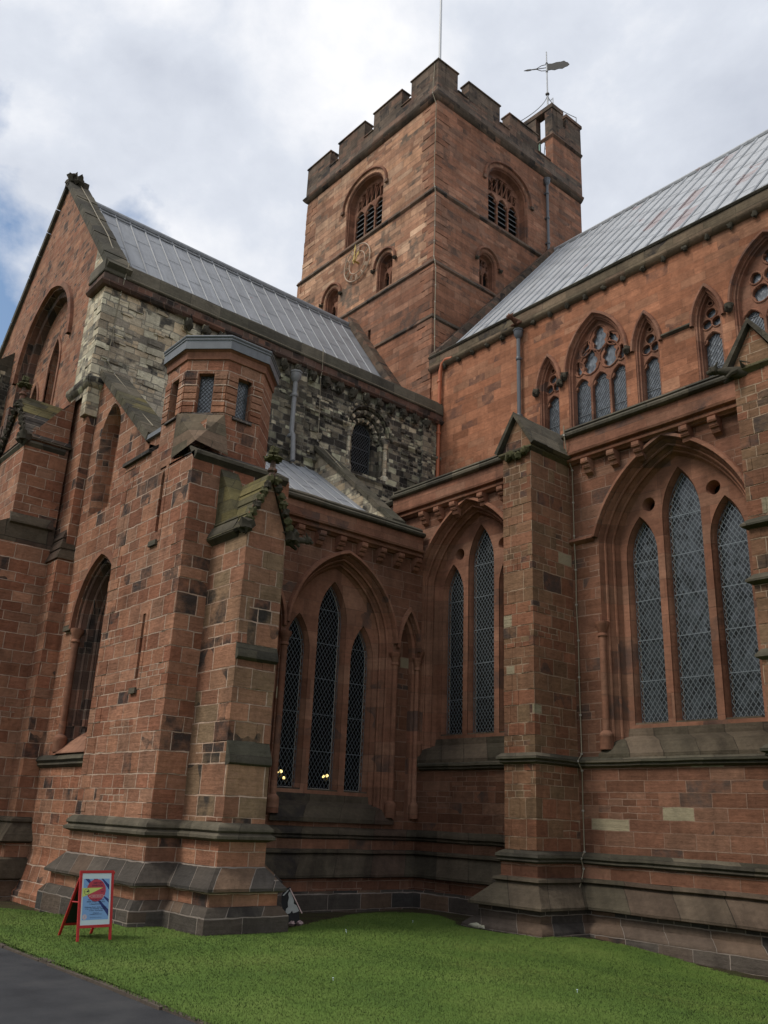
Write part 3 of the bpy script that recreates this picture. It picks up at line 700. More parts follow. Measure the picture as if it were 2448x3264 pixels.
# west return of the parapet above the chapel roof
mb = MB(); mb.molding([(-23.5, YA), (-20.0, YA)], [(0.0, 10.6), (0.08, 10.6), (0.08, 11.45), (-0.2, 11.45), (-0.2, 10.6)], M_AISLE)
mb.molding([(-23.5, YA), (-20.0, YA)], [(-0.25, 11.45), (0.14, 11.45), (0.2, 11.55), (0.1, 11.66), (-0.25, 11.7)], M_COPE); P(mb, 'aisle_parapet')

# string courses and plinth of the aisle
STR = [(-0.02, 3.56), (0.06, 3.55), (0.15, 3.47), (0.15, 3.42), (0.08, 3.39), (0.10, 3.35), (0.02, 3.31), (-0.02, 3.31)]
def bpath(xc, x0, x1, pr=0.0): return [(x0, YA), (xc-0.45, YA), (xc-0.45, 15.76), (xc+0.45, 15.76), (xc+0.45, YA), (x1, YA)]
mb = MB()
mb.molding([(-18.62, YA), (-14.15, YA), (-14.15, 15.76), (-13.25, 15.76), (-13.25, YA), (-7.83, YA), (-7.83, 15.76), (-6.93, 15.76), (-6.93, YA), (4, YA)], STR, M_COPE); P(mb, 'string_course')
APL = [(-0.02, 1.50), (0.05, 1.48), (0.15, 1.42), (0.17, 1.36), (0.12, 1.32), (0.15, 1.28), (0.07, 1.24)]
APL2 = [(0.07, 1.24), (0.07, 0.97), (0.10, 0.96)]
APL3 = [(0.10, 0.96), (0.20, 0.93), (0.22, 0.88), (0.13, 0.84), (0.15, 0.82), (0.55, 0.45), (0.58, 0.42), (0.58, 0.37), (0.42, 0.34)]
APL4 = [(0.42, 0.34), (0.42, 0.12), (0.50, 0.10), (0.66, -0.02), (0.68, -0.06), (0.68, -0.5)]
pE = [(-14.15, YA), (-14.15, 15.76), (-13.25, 15.76), (-13.25, YA), (4, YA)]
mb = MB()
mb.molding(pE, APL, M_COPE); mb.molding(pE, APL2, M_AISLE); mb.molding(pE, APL3, M_SLOPE); mb.molding(pE, APL4, M_BASE)
P(mb, 'plinth')

def aisle_buttress(xc, tall):
    x0, x1, y0 = xc-0.45, xc+0.45, 15.76
    mb = MB(); mb.box((x0, y0, -0.3), (x1, YA+0.05, 11.08), M_ABUT)
    for sx_ in (-1, 1): quoins(mb, xc+sx_*0.45, y0, sx_, -1, 1.5, 11.05, 4.4, 0.31, M_ABUT, 0.014, 0.22, 0.42)
    mb.extrude([(x0, y0, 11.08), (x1, y0, 11.08), (xc, y0, 11.86)], (0, YA+0.3-y0, 0), M_ABUT)
    b = P(mb, 'aisle_buttress')
    g = MB()
    for sx in (-1, 1):                       # stone slabs of the gabled cap
        e = Vector((sx*0.57, 0, 10.98)); a = Vector((0, 0, 12.02)); nrm = Vector((sx*0.8, 0, 0.52)).normalized()*0.11
        pts = [Vector((xc, 0, 0))+e, Vector((xc, 0, 0))+a-Vector((0, 0, 0.13)), Vector((xc, 0, 0))+a, Vector((xc, 0, 0))+e+nrm]
        for (ya, yb) in ((y0-0.13, y0+0.42), (y0+0.42, y0+1.0), (y0+1.0, YA+0.25)):
            k = 0.0 if ya < y0 else 0.02
            g.extrude([(p.x, ya, p.z-k) for p in pts], (0, yb-ya-0.004, 0), M_COPE)
    g.build('gabled_cap', b)
    l = MB()
    l.molding([(x0, YA), (x0, y0), (x1, y0), (x1, YA)], [(0, 11.02), (0.09, 10.98), (0.10, 10.92), (0.0, 10.84)], M_YELL)
    l.build('cap_moulding', b)
    rng = random.Random(int(xc*10)); q = MB()
    for k in range(6): q.blob((x0+0.2+k*0.13, y0-0.06-0.05*(k % 2), 10.82+0.05*sin(k*1.7)), 0.10, M_CARVG, k, (1, 1, 0.9), 0.3, 5)
    if not tall: q.build('carved_boss', b)
    if tall:
        beast(b, (x0+0.12, y0-0.02, 10.9), (-0.8, -0.6), 0.68, M_CARV, 4)
        for (z, pr) in ((7.62, 0.13), (6.52, 0.13), (5.1, 0.10)):
            o = MB(); o.molding([(x0, YA), (x0, y0), (x1, y0), (x1, YA)], [(0, z+0.16), (pr, z+0.04), (pr, z), (0.0, z-0.06)], M_COPE); o.build('weathering', b)
    return b
aisle_buttress(-13.70, False)
aisle_buttress(-7.38, True)

# ---------------------------------------------------------------- clerestory and choir roof
FC = FS(YC)
def tracery_window(name, F, C, w0, zs, h0, z0, lights, holes, glass, mat, parent, depth=0.26, hood=0.15, stops=True, tr=0.03, latt=(0.11, 0.15, 0.005)):
    hf = hof(w0+hood, h0)
    mb = MB()
    def ln(q): return archline(C, q, z0, zs, hf(q), 12)
    seq = [(0, 0), (0.02, 0.06), (0.05, 0.07), (0.06, 0.13), (0.10, 0.14), (0.11, depth), (0.13, depth+0.05)]
    mb.loft(F, [(ln(w0-a), d) for a, d in seq], mat)
    mb.tube([F(p[0], p[1], 0.05) for p in ln(w0-0.02)], 0.035, mat, 6); mb.tube([F(p[0], p[1], 0.13) for p in ln(w0-0.075)], 0.035, mat, 6)
    part = mb.build(name, parent)
    hb = MB()
    def hl(q): return arc(C, q, zs, hf(q), 12)
    hb.loft(F, [(hl(w0+hood), 0.0), (hl(w0+hood), -0.04), (hl(w0+hood-0.03), -0.10), (hl(w0+hood-0.10), -0.11), (hl(w0+hood-0.13), -0.05), (hl(w0+hood-0.13), 0.01)], mat)
    hb.build('hood_mould', part)
    wi = w0-0.10; tb = MB(); hs = []
    for (du, wd, lz, lh) in lights: hs.append(cusped(C+du, wd, z0+0.02, lz, lh))
    for hfun in holes: hs.append([(C+p[0], p[1]) for p in hfun])
    outer = archline(C, wi+0.03, z0-0.02, zs, hf(wi+0.03), 12)
    tb.panel(F, outer, hs, depth, mat, depth+0.11)
    for (du, wd, lz, lh) in lights: tb.tube([F(p[0], p[1], depth-0.01) for p in archline(C+du, wd+0.03, z0, lz, lh+0.04)], tr, mat, 6)
    for h in hs[len(lights):]:
        cx = sum(p[0] for p in h)/len(h); cz = sum(p[1] for p in h)/len(h); R = max(math.hypot(p[0]-cx, p[1]-cz) for p in h)
        hull = [(cx+(p[0]-cx)/max(0.01, math.hypot(p[0]-cx, p[1]-cz))*(math.hypot(p[0]-cx, p[1]-cz)*0.35+R*0.68), cz+(p[1]-cz)/max(0.01, math.hypot(p[0]-cx, p[1]-cz))*(math.hypot(p[0]-cx, p[1]-cz)*0.35+R*0.68)) for p in h]
        tb.tube([F(p[0], p[1], depth-0.015) for p in hull[::2]], tr*0.9, mat, 6, closed=True)
    tb.build('tracery', part)
    gb = MB(); lb = MB()
    gb.panel(F, archline(C, wi+0.02, z0, zs, hf(wi+0.02), 10), [], depth+0.11, glass); gb.build('glass', part)
    if latt:
        for (du, wd, lz, lh) in lights: add_lattice(lb, F, C+du, wd, z0, lz, lh, depth+0.10, latt[0], latt[1], latt[2], M_LEADING, saddle=1.15, rs=0.012, edge=False)
        lb.build('leading', part)
    if stops:
        for s in (-1, 1): carved_head(part, F, C+s*(w0+hood-0.04), zs-0.08, 0.15)
    return part, archline(C, w0, z0, zs, hf(w0), 12)
def carved_head(parent, F, u, z, s):
    q = MB(); c = F(u, z, -0.08); q.blob(c, s*0.85, M_CARV, int(u*31) % 50, (1, 1, 1.15), 0.16, 6)
    c = F(u, z+0.07, -0.06); q.blob(c, s*0.8, M_CARV, int(u*17) % 50, (1.1, 1.1, 0.8), 0.3, 6)
    n = F(u, z-0.03, -0.08-s*0.95); q.blob(n, s*0.28, M_CARV, 3, (1, 1, 1.3), 0.1, 4)
    q.build('carved_head', parent)

CL = []
BIG = [dagger(-0.40, 17.24, 0.60, 0.96), dagger(0.40, 17.24, 0.60, 0.96), dagger(0.0, 18.02, 0.60, 0.96), dagger(-0.88, 17.12, 0.24, 0.58, 0.12), dagger(0.88, 17.12, 0.24, 0.58, -0.12), dagger(-0.56, 17.80, 0.27, 0.62, -0.55), dagger(0.56, 17.80, 0.27, 0.62, 0.55)]
BIG2 = [foil(-0.40, 17.12, 0.27, 4, 0.78, 1.1), foil(0.40, 17.12, 0.27, 4, 0.78, 1.1), foil(0, 17.62, 0.26, 4, 0.78, 1.1), foil(0.0, 18.22, 0.24, 6, 0.0, 1.1), foil(-0.52, 17.68, 0.17, 3, 0.4, 1.2), foil(0.52, 17.68, 0.17, 3, 0.4, 1.2)]
SML = [foil(-0.165, 16.80, 0.175, 4, 0.78, depth=0.2), foil(0.165, 16.80, 0.175, 4, 0.78, depth=0.2), foil(0, 17.14, 0.175, 4, 0.78, depth=0.2), foil(0, 17.48, 0.09, 3, 0.4)]
for C, big in ((-17.93, 0), (-15.92, 1), (-13.93, 0), (-11.78, 0), (-9.77, 2), (-7.75, 0)):
    if big: p, h = tracery_window('clerestory_window', FC, C, 1.17, 16.95, 2.03, 14.2, [(-0.76, 0.335, 16.2, 0.48), (0, 0.335, 16.2, 0.48), (0.76, 0.335, 16.2, 0.48)], BIG if big == 1 else BIG2, M_GLASSC, M_DRESS, CATH, stops=True)
    else: p, h = tracery_window('clerestory_window', FC, C, 0.44, 16.75, 1.35, 14.2, [(0, 0.31, 16.05, 0.42)], SML, M_GLASSC, M_DRESS, CATH, stops=(C < -17), tr=0.024)
    CL.append(h)
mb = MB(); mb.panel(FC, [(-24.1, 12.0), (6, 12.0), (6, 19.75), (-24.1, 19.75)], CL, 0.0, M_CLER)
mb.box((-24.2, YC+0.9, 12.0), (6, YC+1.0, 19.7), M_BLACK)
P(mb, 'clerestory_wall')
mb = MB()
mb.molding([(-13.35, YC), (-12.33, YC)], [(-0.02, 16.93), (0.10, 16.90), (0.11, 16.85), (0.02, 16.80), (-0.02, 16.8)], M_COPE); P(mb, 'string_course')
mb = MB(); mb.molding([(-24.1, YC), (6, YC)], [(-0.2, 19.62), (0.08, 19.62), (0.18, 19.70), (0.20, 19.76), (0.14, 19.78), (0.14, 20.22), (-0.2, 20.22)], M_CPAR)
par = P(mb, 'clerestory_parapet')
mb = MB(); mb.molding([(-24.1, YC), (6, YC)], [(-0.25, 20.22), (0.18, 20.22), (0.22, 20.28), (0.15, 20.36), (-0.25, 20.42)], M_COPE); mb.build('coping', par)
xx = -23.2
while xx < -8.5:
    if abs(xx+19.2) > 0.3:
        q = MB(); c = FC(xx, 19.62, -0.09); q.blob(c, 0.10, M_CARV, int(xx*7) % 40, (1, 1, 1.2), 0.28, 5); q.build('carved_head', par)
    xx += 0.78
beast(par, (-19.2, YC-0.1, 19.82), (0, -1), 0.75, M_CARVR, 11)
# roof
RZ0, RZ1, RY0, RY1 = 20.3, 29.4, 22.55, 30.3
mb = MB(); sl = Vector((0, RY1-RY0, RZ1-RZ0)); L0 = sl.length; nr = Vector((0, -(RZ1-RZ0), RY1-RY0)).normalized()
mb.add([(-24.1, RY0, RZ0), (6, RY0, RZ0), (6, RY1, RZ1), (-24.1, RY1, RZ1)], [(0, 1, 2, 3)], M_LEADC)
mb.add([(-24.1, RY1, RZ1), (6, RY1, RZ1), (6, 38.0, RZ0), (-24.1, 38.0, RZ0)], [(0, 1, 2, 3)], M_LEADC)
for k in range(46):
    X = -24.05+k*0.65
    mb.tube([(X, RY0-0.02, RZ0+0.02), (X, RY1, RZ1+0.03)], 0.042, M_LEADC, 6)
    zz = (k*0.61) % 1.0
    for j in range(7):
        f = (j+zz)/7.0; p = Vector((0, RY0, RZ0))+sl*f
        mb.tube([(X+0.04, p.y-0.012, p.z+0.008), (X+0.61, p.y-0.012, p.z+0.008)], 0.007, M_LEADC, 4)
mb.tube([(-24.1, RY1, RZ1+0.05), (6, RY1, RZ1+0.05)], 0.11, M_LEADC, 8)
P(mb, 'choir_roof')
# stone weathering where the roof meets the tower
mb = MB(); A = [Vector((-24.1, RY0-0.3, RZ0+0.15)), Vector((-24.1, RY1, RZ1+0.35)), Vector((-24.1, RY1, RZ1-0.2)), Vector((-24.1, RY0-0.3, RZ0-0.3))]
mb.extrude(A, (0.42, 0, 0), M_TPAR); P(mb, 'roof_weathering')

# ---------------------------------------------------------------- tower
TX0, TX1, TY0, TY1 = -34.5, -24.15, YC, 33.25
FTS, FTE = FS(TY0), FE(TX1)
TW = []
def belfry(F, C):
    sl = []
    for x in (-0.17, 0.17): sl.append([(x-0.13, 31.55), (x+0.13, 31.55), (x+0.13, 32.34), (x, 32.5), (x-0.13, 32.34)])
    for x in (-0.55, 0.55): sl.append([(x-0.14, 31.55), (x+0.14, 31.55), (x+0.13-(0.02 if x > 0 else 0), 32.18), (x, 32.32), (x-0.13, 32.16)])
    for x in (-0.88, 0.88): sl.append([(x-0.11, 31.5), (x+0.11, 31.5), (x+0.1, 31.88), (x, 32.06), (x-0.08, 31.95)])
    p, h = tracery_window('belfry_window', F, C, 1.46, 31.62, 1.55, 29.24, [(-0.78, 0.345, 30.85, 0.5), (0, 0.345, 30.85, 0.5), (0.78, 0.345, 30.85, 0.5)], sl, M_BLACK, M_DRESS, CATH, depth=0.42, hood=0.32, stops=False, tr=0.04, latt=None)
    lv = MB()
    for k in range(8):
        z = 29.4+k*0.29; a = F(C-1.3, z, 0.44); b = F(C+1.3, z, 0.44); c2 = F(C+1.3, z+0.2, 0.565); d2 = F(C-1.3, z+0.2, 0.565)
        lv.add([a, b, c2, d2], [(0, 1, 2, 3)], M_LOUV)
        a2 = F(C-1.3, z-0.025, 0.44); b2 = F(C+1.3, z-0.025, 0.44); lv.add([a, b, b2, a2], [(0, 1, 2, 3)], M_LOUV)
    lv.build('louvres', p)
    for s in (-1, 1):
        q = MB(); q.box(tuple(min(a, b) for a, b in zip(F(C+s*1.74-0.1, 31.45, -0.12), F(C+s*1.74+0.1, 31.62, 0.02))), tuple(max(a, b) for a, b in zip(F(C+s*1.74-0.1, 31.45, -0.12), F(C+s*1.74+0.1, 31.62, 0.02))), M_TPAR); q.build('hood_stop', p)
    return h
def two_light(F, C):
    sl = [[(x-0.07, 26.72), (x+0.07, 26.72), (x+0.07, 27.0), (x, 27.1), (x-0.07, 27.0)] for x in (-0.1, 0.1)]+[[(x-0.06, 26.62), (x+0.06, 26.62), (x+0.05, 26.8), (x, 26.88), (x-0.05, 26.8)] for x in (-0.32, 0.32)]
    p, h = tracery_window('tower_window', F, C, 0.56, 26.75, 0.85, 25.38, [(-0.215, 0.165, 26.15, 0.34), (0.215, 0.165, 26.15, 0.34)], sl, M_BLACK, M_DRESS, CATH, depth=0.36, hood=0.26, stops=False, tr=0.028, latt=None)
    for s in (-1, 1): q = MB(); q.blob(F(C+s*0.8, 26.62, -0.1), 0.10, M_CARV, 2, (1, 1, 0.9), 0.3, 5); q.build('hood_stop', p)
    return h
hS = [belfry(FTS, -29.35), two_light(FTS, -27.5), two_light(FTS, -31.62), [(-28.45, 22.62), (-28.25, 22.62), (-28.25, 23.5), (-28.45, 23.5)]]
hE = [belfry(FTE, 27.33), two_light(FTE, 25.85), [(25.66, 23.6), (25.86, 23.6), (25.86, 24.2), (25.66, 24.2)]]
mb = MB()
def split_panel(F, u0, u1, z0, z1, holes, m, back=None): mb.panel(F, [(u0, z0), (u1, z0), (u1, z1), (u0, z1)], holes, 0.0, m)
split_panel(FTS, TX0, TX1, 25.2, 34.3, hS[:3], M_TOWER); split_panel(FTE, TY0, TY1, 25.2, 34.3, hE[:2], M_TBASE)  # south face takes the sun-paled stone colour, east face the shaded copy
mb.panel(FS(TY0-0.05), [(TX0-0.3, 12), (TX1+0.05, 12), (TX1+0.05, 25.2), (TX0-0.3, 25.2)], hS[3:], 0, M_TBASE, 0.5)
mb.panel(FE(TX1+0.05), [(TY0-0.05, 12), (TY1, 12), (TY1, 25.2), (TY0-0.05, 25.2)], hE[2:], 0, M_TBASE, 0.5)
mb.box((TX0-0.25, TY0+0.6, 12), (TX1-0.6, TY1-0.05, 34.25), M_BLACK)
mb.box((TX0-0.3, TY0-0.04, 25.0), (TX0, TY0+0.8, 28.9), M_TOWER)
mb.add([(TX0, TY0, 25), (TX0, TY1, 25), (TX0, TY1, 34.3), (TX0, TY0, 34.3)], [(0, 1, 2, 3)], M_TOWER)
mb.add([(TX0, TY1, 20), (TX1, TY1, 20), (TX1, TY1, 34.3), (TX0, TY1, 34.3)], [(0, 1, 2, 3)], M_TOWER)
quoins(mb, TX1, TY0, 1, -1, 25.3, 34.0, 6.1, 0.29, M_TBASE, 0.03, 0.45, 0.8); quoins(mb, TX1+0.05, TY0-0.05, 1, -1, 17.5, 25.0, 6.1, 0.29, M_TBASE, 0.03, 0.45, 0.8); quoins(mb, TX0, TY0, -1, -1, 25.3, 34.0, 5.1, 0.32, M_TOWER, 0.03, 0.45, 0.8)
TOW = P(mb, 'tower')
tp = [(TX0, TY1), (TX0, TY0), (TX1, TY0), (TX1, TY1)]
for z, pr in ((29.06, 0.11), (25.15, 0.14), (22.4, 0.13)):
    mb = MB(); mb.molding(tp, [(-0.02, z+0.14), (pr*0.5, z+0.10), (pr, z-0.02), (pr, z-0.08), (pr*0.6, z-0.12), (0.0, z-0.16)], M_TPAR); mb.build('string_course', TOW)
mb = MB(); mb.molding(tp, [(-0.3, 34.12), (0.02, 34.12), (0.12, 34.2), (0.22, 34.34), (0.24, 34.42), (0.15, 34.5), (0.10, 34.56), (0.10, 35.38), (-0.42, 35.38)], M_TPAR); mb.build('cornice', TOW)
def merlons(F, L_, u_out=0.10, zt=36.42, zb=35.38, th=0.5, m=M_TPAR):
    for (a, b) in L_:
        q = MB(); q.extrude([F(a, zb, -u_out), F(b, zb, -u_out), F(b, zt, -u_out), F(a, zt, -u_out)], Vector(F(0, 0, th-u_out))-Vector(F(0, 0, -u_out)), m)
        q.extrude([F(a-0.05, zt, -u_out-0.06), F(b+0.05, zt, -u_out-0.06), F(b+0.05, zt+0.07, -u_out-0.05), F(a-0.05, zt+0.07, -u_out-0.05)], Vector(F(0, 0, th+0.06))-Vector(F(0, 0, -0.06)), m)
        q.build('merlon', TOW)
merlons(FTS, [(-25.95, TX1+0.1), (-28.82, -26.66), (-31.76, -29.56), (TX0-0.1, -32.5)])
merlons(FTE, [(TY0+0.42, 23.62), (24.38, 26.63), (27.37, 29.55)])
for (a, b) in ((-26.66, -25.95), (-29.56, -28.82), (-32.5, -31.76)): q = MB(); q.box((a, TY0-0.15, 35.38), (b, TY0+0.45, 35.44), M_TPAR); q.build('parapet_coping', TOW)
for (a, b) in ((23.62, 24.38), (26.63, 27.37), (29.55, 30.6)): q = MB(); q.box((TX1-0.45, a, 35.38), (TX1+0.15, b, 35.44), M_TPAR); q.build('parapet_coping', TOW)
q = MB(); q.box((TX0+0.3, TY0+0.4, 34.3), (TX1-0.4, TY1, 34.6), M_LEAD); q.build('tower_roof', TOW)
# stair turret on the far corner
q = MB(); tx0, tx1, ty0, ty1 = -26.6, -24.12, 30.92, 33.38
q.box((tx1-0.5, ty0, 34.4), (tx1, ty1, 37.45), M_TBASE); q.box((tx0, ty1-0.45, 34.4), (tx1-0.5, ty1, 37.6), M_TBASE); q.box((tx0, ty0, 34.4), (tx0+0.4, ty1-0.45, 37.0), M_TBASE)
q.box((tx0+0.4, ty0, 34.4), (-25.25, ty0+0.4, 39.25), M_TPAR); q.box((-24.62, ty0+0.003, 37.45), (tx1, ty0+0.42, 39.25), M_TPAR); q.box((-25.25, ty0, 34.4), (tx1-0.5, ty0+0.4, 35.7), M_TPAR)
q.box((tx0-0.06, ty0-0.05, 39.25), (tx1+0.06, ty0+0.46, 39.52), M_TPAR)
q.box((tx1-0.44, ty0+0.42, 37.45), (tx1+0.02, 31.82, 39.25), M_TPAR); q.box((tx1-0.5, ty0+0.46, 39.25), (tx1+0.06, 31.86, 39.52), M_TPAR)
q.box((tx1-0.44, 31.82, 37.45), (tx1+0.02, 32.12, 38.5), M_TPAR); q.box((tx1-0.44, 32.12, 37.45), (tx1+0.02, ty1+0.02, 39.3), M_TPAR); q.box((tx1-0.5, 32.08, 39.3), (tx1+0.08, ty1+0.1, 39.5), M_TPAR)
q.box((tx0, ty1-0.4, 37.6), (tx0+0.7, ty1, 38.4), M_TPAR)
q.molding([(tx0, ty0), (tx1, ty0), (tx1, ty1+0.02)], [(-0.02, 37.52), (0.10, 37.44), (0.12, 37.36), (0.0, 37.24)], M_TPAR)
q.build('stair_turret', TOW)
q = MB()
for z in (36.4, 36.9, 37.4): q.tube([(-25.1, 31.5, z), (-24.7, 31.5, z)], 0.025, M_IRONP, 5)
q.tube([(-24.98, 30.86, 35.6), (-24.98, 30.86, 37.2), (-24.9, 31.0, 37.5), (-24.6, 31.4, 37.3)], 0.04, M_GREENC, 6); q.build('guard_rail', TOW)
q = MB()
q.molding([(TX0-0.3, TY0-0.04), (TX0-0.0, TY0-0.04)], [(0, 29.15), (0.1, 28.95), (0, 28.9)], M_TPAR); q.build('weathering', TOW)

# ---------------------------------------------------------------- south transept
FTE2, FTS2 = FE(XT), FS(YT)
# round-headed Norman window in the east wall
NC, NZS = 18.72, 15.52
mb = MB()
def nl(q, z0=13.82): return archline(NC, q, z0, NZS, q*1.0, 12)
mb.loft(FTE2, [(nl(0.98), 0), (nl(0.98), 0.14), (nl(0.72), 0.16), (nl(0.72), 0.32), (nl(0.48), 0.34), (nl(0.46), 0.52)], M_NORM)
for q_, d_ in ((0.85, 0.12), (0.6, 0.3)):
    A = arc(NC, q_, NZS, q_, 12)
    for i in range(0, len(A)-1):
        mb.blob(FTE2(A[i][0], A[i][1], d_), 0.10, M_NORMP if i % 3 == 1 else M_NORM, i, (1, 1, 1), 0.15, 4)
NW = P(mb, 'norman_window')
q = MB(); A0 = arc(NC, 1.26, NZS, 1.26, 14); A1 = arc(NC, 1.02, NZS, 1.02, 14)
q.loft(FTE2, [(A0, 0), (A0, -0.08), (A1, -0.09), (A1, 0.01)], M_NORM)
for i in range(0, 29, 2): q.blob(FTE2(NC+1.14*cos(pi*i/28), NZS+1.14*sin(pi*i/28), -0.1), 0.06, M_NORMP if i % 3 else M_NORM, i, (1, 1, 1), 0.1, 4)
q.build('hood_mould', NW)
q = MB(); q.panel(FTE2, nl(0.5, 13.7), [], 0.5, M_BLACK); q.build('glass', NW)
q = MB(); add_lattice(q, FTE2, NC, 0.46, 13.82, NZS, 0.46, 0.46, 0.12, 0.15, 0.006, M_LEADING, 0.6); q.build('leading', NW)
for u in (17.86, 19.62): shaft(FTE2, u, 0.06, 13.95, 15.5, 0.085, M_NORMP, NW)
mb = MB()
mb.panel(FTE2, [(12.6, 11.0), (YC, 11.0), (YC, 17.2), (12.6, 17.2)], [archline(NC, 0.98, 13.8, NZS, 0.98, 12)], 0, M_NORM)
mb.panel(FTE2, [(8.6, 0), (12.6, 0), (12.6, 17.2), (YT, 17.2), (YT, 13.5), (8.6, 13.5)], [], 0, M_NORMP)
mb.box((XT-0.02, 15.3, 11), (XT+0.14, 15.75, 17.0), M_NORM); mb.box((XT-0.02, 21.35, 11), (XT+0.14, 21.8, 16.9), M_NORM)
rng = random.Random(3)
for k in range(170):                         # stones that stand proud of or have crumbled from the old face
    y = rng.uniform(12.8, 22.1); z = rng.uniform(11.8, 16.9)
    if abs(y-NC) < 1.45 and z < 17: continue
    if abs(y-15.5) < 0.5: continue
    wd = rng.uniform(0.18, 0.4); hh = rng.uniform(0.12, 0.22)
    mb.box((XT-0.05, y, z), (XT+rng.uniform(0.015, 0.07), y+wd, z+hh), M_NORM)
for k in range(90):
    y = rng.uniform(8.3, 12.6); z = rng.uniform(12.0, 16.9); wd = rng.uniform(0.25, 0.55); hh = rng.uniform(0.16, 0.26)
    mb.box((XT-0.05, y, z), (XT+rng.uniform(0.01, 0.05), y+wd, z+hh), M_NORMP)
quoins(mb, XT, YT, 1, -1, 13.9, 17.0, 8.9, 0.27, M_NORMP, 0.035, 0.3, 0.6)
TRA = P(mb, 'transept_east_wall')
mb = MB()
for a, b in ((19.7, 22.4), (15.8, 17.8)): mb.molding([(XT, a), (XT, b)], [(-0.02, 15.66), (0.11, 15.62), (0.11, 15.54), (0, 15.46)], M_NORM)
mb.molding([(XT, 12.6), (XT, 22.4)], [(-0.02, 13.86), (0.14, 13.80), (0.14, 13.68), (0, 13.6)], M_NORM); mb.build('string_course', TRA)
mb = MB(); mb.molding([(XT-1.0, YT), (XT, YT), (XT, YC)], [(-0.25, 17.02), (0.14, 17.02), (0.22, 17.1), (0.22, 17.16), (0.14, 17.18), (0.14, 17.42), (-0.25, 17.42)], M_DRESSB)
tpar = P(mb, 'transept_parapet')
mb = MB(); mb.molding([(XT-1.0, YT), (XT, YT), (XT, YC)], [(-0.25, 17.42), (0.17, 17.42), (0.19, 17.46), (0.17, 17.5), (0.17, 17.86), (0.08, 17.98), (-0.25, 18.02)], M_COPE); mb.build('coping', tpar)
rng = random.Random(12)
for y in np.arange(11.0, 21.9, 0.62):
    q = MB(); q.box((XT-0.02, y-0.1, 16.62), (XT+0.16, y+0.1, 17.02), M_NORM)
    q.blob((XT+0.16, y, 16.8), 0.16, M_CARV, int(y*10) % 37, (0.9, 0.9, 1.15), 0.35, 6); q.build('corbel', tpar)
# south gable
GA, GL, GR, GZ = (-29.0, 23.95), -34.5, -23.5, 17.75
WC = -28.5
mb = MB()
wl_ = archline(WC, 2.35, 13.6, 16.4, 2.75, 14)
gal = [(GL, 0), (-24.75, 0), (-24.75, 16.2), (-24.75, 19.1), GA, (GL, GZ)]
mb.panel(FTS2, gal, [wl_], 0, M_GABLE)
mb.panel(FTS2, [(-24.75, 13.4), (GR, 13.4), (GR, GZ), (-24.75, 19.1)], [], 0, M_NORMP)
GAB = P(mb, 'transept_gable')
mb = MB(); hf = hof(2.35, 2.75)
mb.loft(FTS2, [(archline(WC, q_, 13.6, 16.4, hf(q_), 14), d_) for q_, d_ in ((2.35, 0), (2.35, 0.2), (2.15, 0.22), (2.12, 0.45))], M_DRESSB)
lan = [(-1.55, 0.42, 15.2, 1.0), (0, 0.46, 16.3, 1.15), (1.55, 0.42, 15.2, 1.0)]
mb.panel(FTS2, archline(WC, 2.2, 13.5, 16.4, hf(2.2), 14), [archline(WC+du, wd, 13.7, z, h) for du, wd, z, h in lan], 0.45, M_GABLE, 0.95)
GW = P(mb, 'gable_window')
q = MB(); hq = [p for p in arc(WC, 2.6, 16.4, hf(2.6), 14)]; hq2 = arc(WC, 2.42, 16.4, hf(2.42), 14)
q.loft(FTS2, [(hq, 0), (hq, -0.12), (hq2, -0.13), (hq2, 0.01)], M_DRESS); q.build('hood_mould', GW)
q = MB(); l = MB(); f = MB()
for du, wd, z, h in lan:
    q.panel(FTS2, archline(WC+du, wd, 13.7, z, h), [], 0.9, M_GLASSC); add_lattice(l, FTS2, WC+du, wd, 13.7, z, h, 0.87, 0.12, 0.16, 0.006, M_LEADING, 0.9, rs=0.012)
    A = archline(WC+du, wd+0.13, 13.7, z, h+0.15); B = archline(WC+du, wd, 13.7, z, h); f.loft(FTS2, [(A, 0.45), (A, 0.41), (B, 0.41), (B, 0.5)], M_DRESS)
q.build('glass', GW); l.build('leading', GW); f.build('tracery', GW)
mb = MB()                                     # raking copings
for (xe, s) in ((GR, 1), (GL, -1)):
    e = Vector((xe+s*0.15, 0, GZ-0.2)); a = Vector((GA[0], 0, GA[1])); d = (a-e); n = Vector((d.z*s, 0, -d.x*s)).normalized(); n = n if n.z > 0 else -n
    K = 9
    for k in range(K):
        p0 = e+d*(k/K); p1 = e+d*((k+1)/K-0.004); t = 0.22+0.02*(k % 2)
        mb.extrude([(p0.x, YT-0.12, p0.z), (p1.x, YT-0.12, p1.z), (p1.x+n.x*t, YT-0.12, p1.z+n.z*t), (p0.x+n.x*t, YT-0.12, p0.z+n.z*t)], (0, 0.78, 0), M_COPE)
mb.build('gable_coping', GAB)
q = MB(); q.blob((GA[0], YT+0.05, GA[1]+0.32), 0.26, M_CARV, 5, (1.2, 0.9, 1.0), 0.35, 7); q.blob((GA[0]+0.25, YT+0.2, GA[1]+0.25), 0.2, M_CARV, 8, (1, 1, 1), 0.35, 6); q.box((GA[0]-0.22, YT-0.12, GA[1]-0.05), (GA[0]+0.22, YT+0.62, GA[1]+0.34), M_CARV); q.build('broken_finial', GAB)
mb = MB(); mb.box((-33.9, 7.3, 0), (-31.9, YT, 17.2), M_NORM); mb.extrude([(-33.9, 7.3, 17.2), (-33.9, YT, 17.2), (-33.9, YT, 18.1)], (2.0, 0, 0), M_COPE); P(mb, 'gable_buttress')
mb = MB()
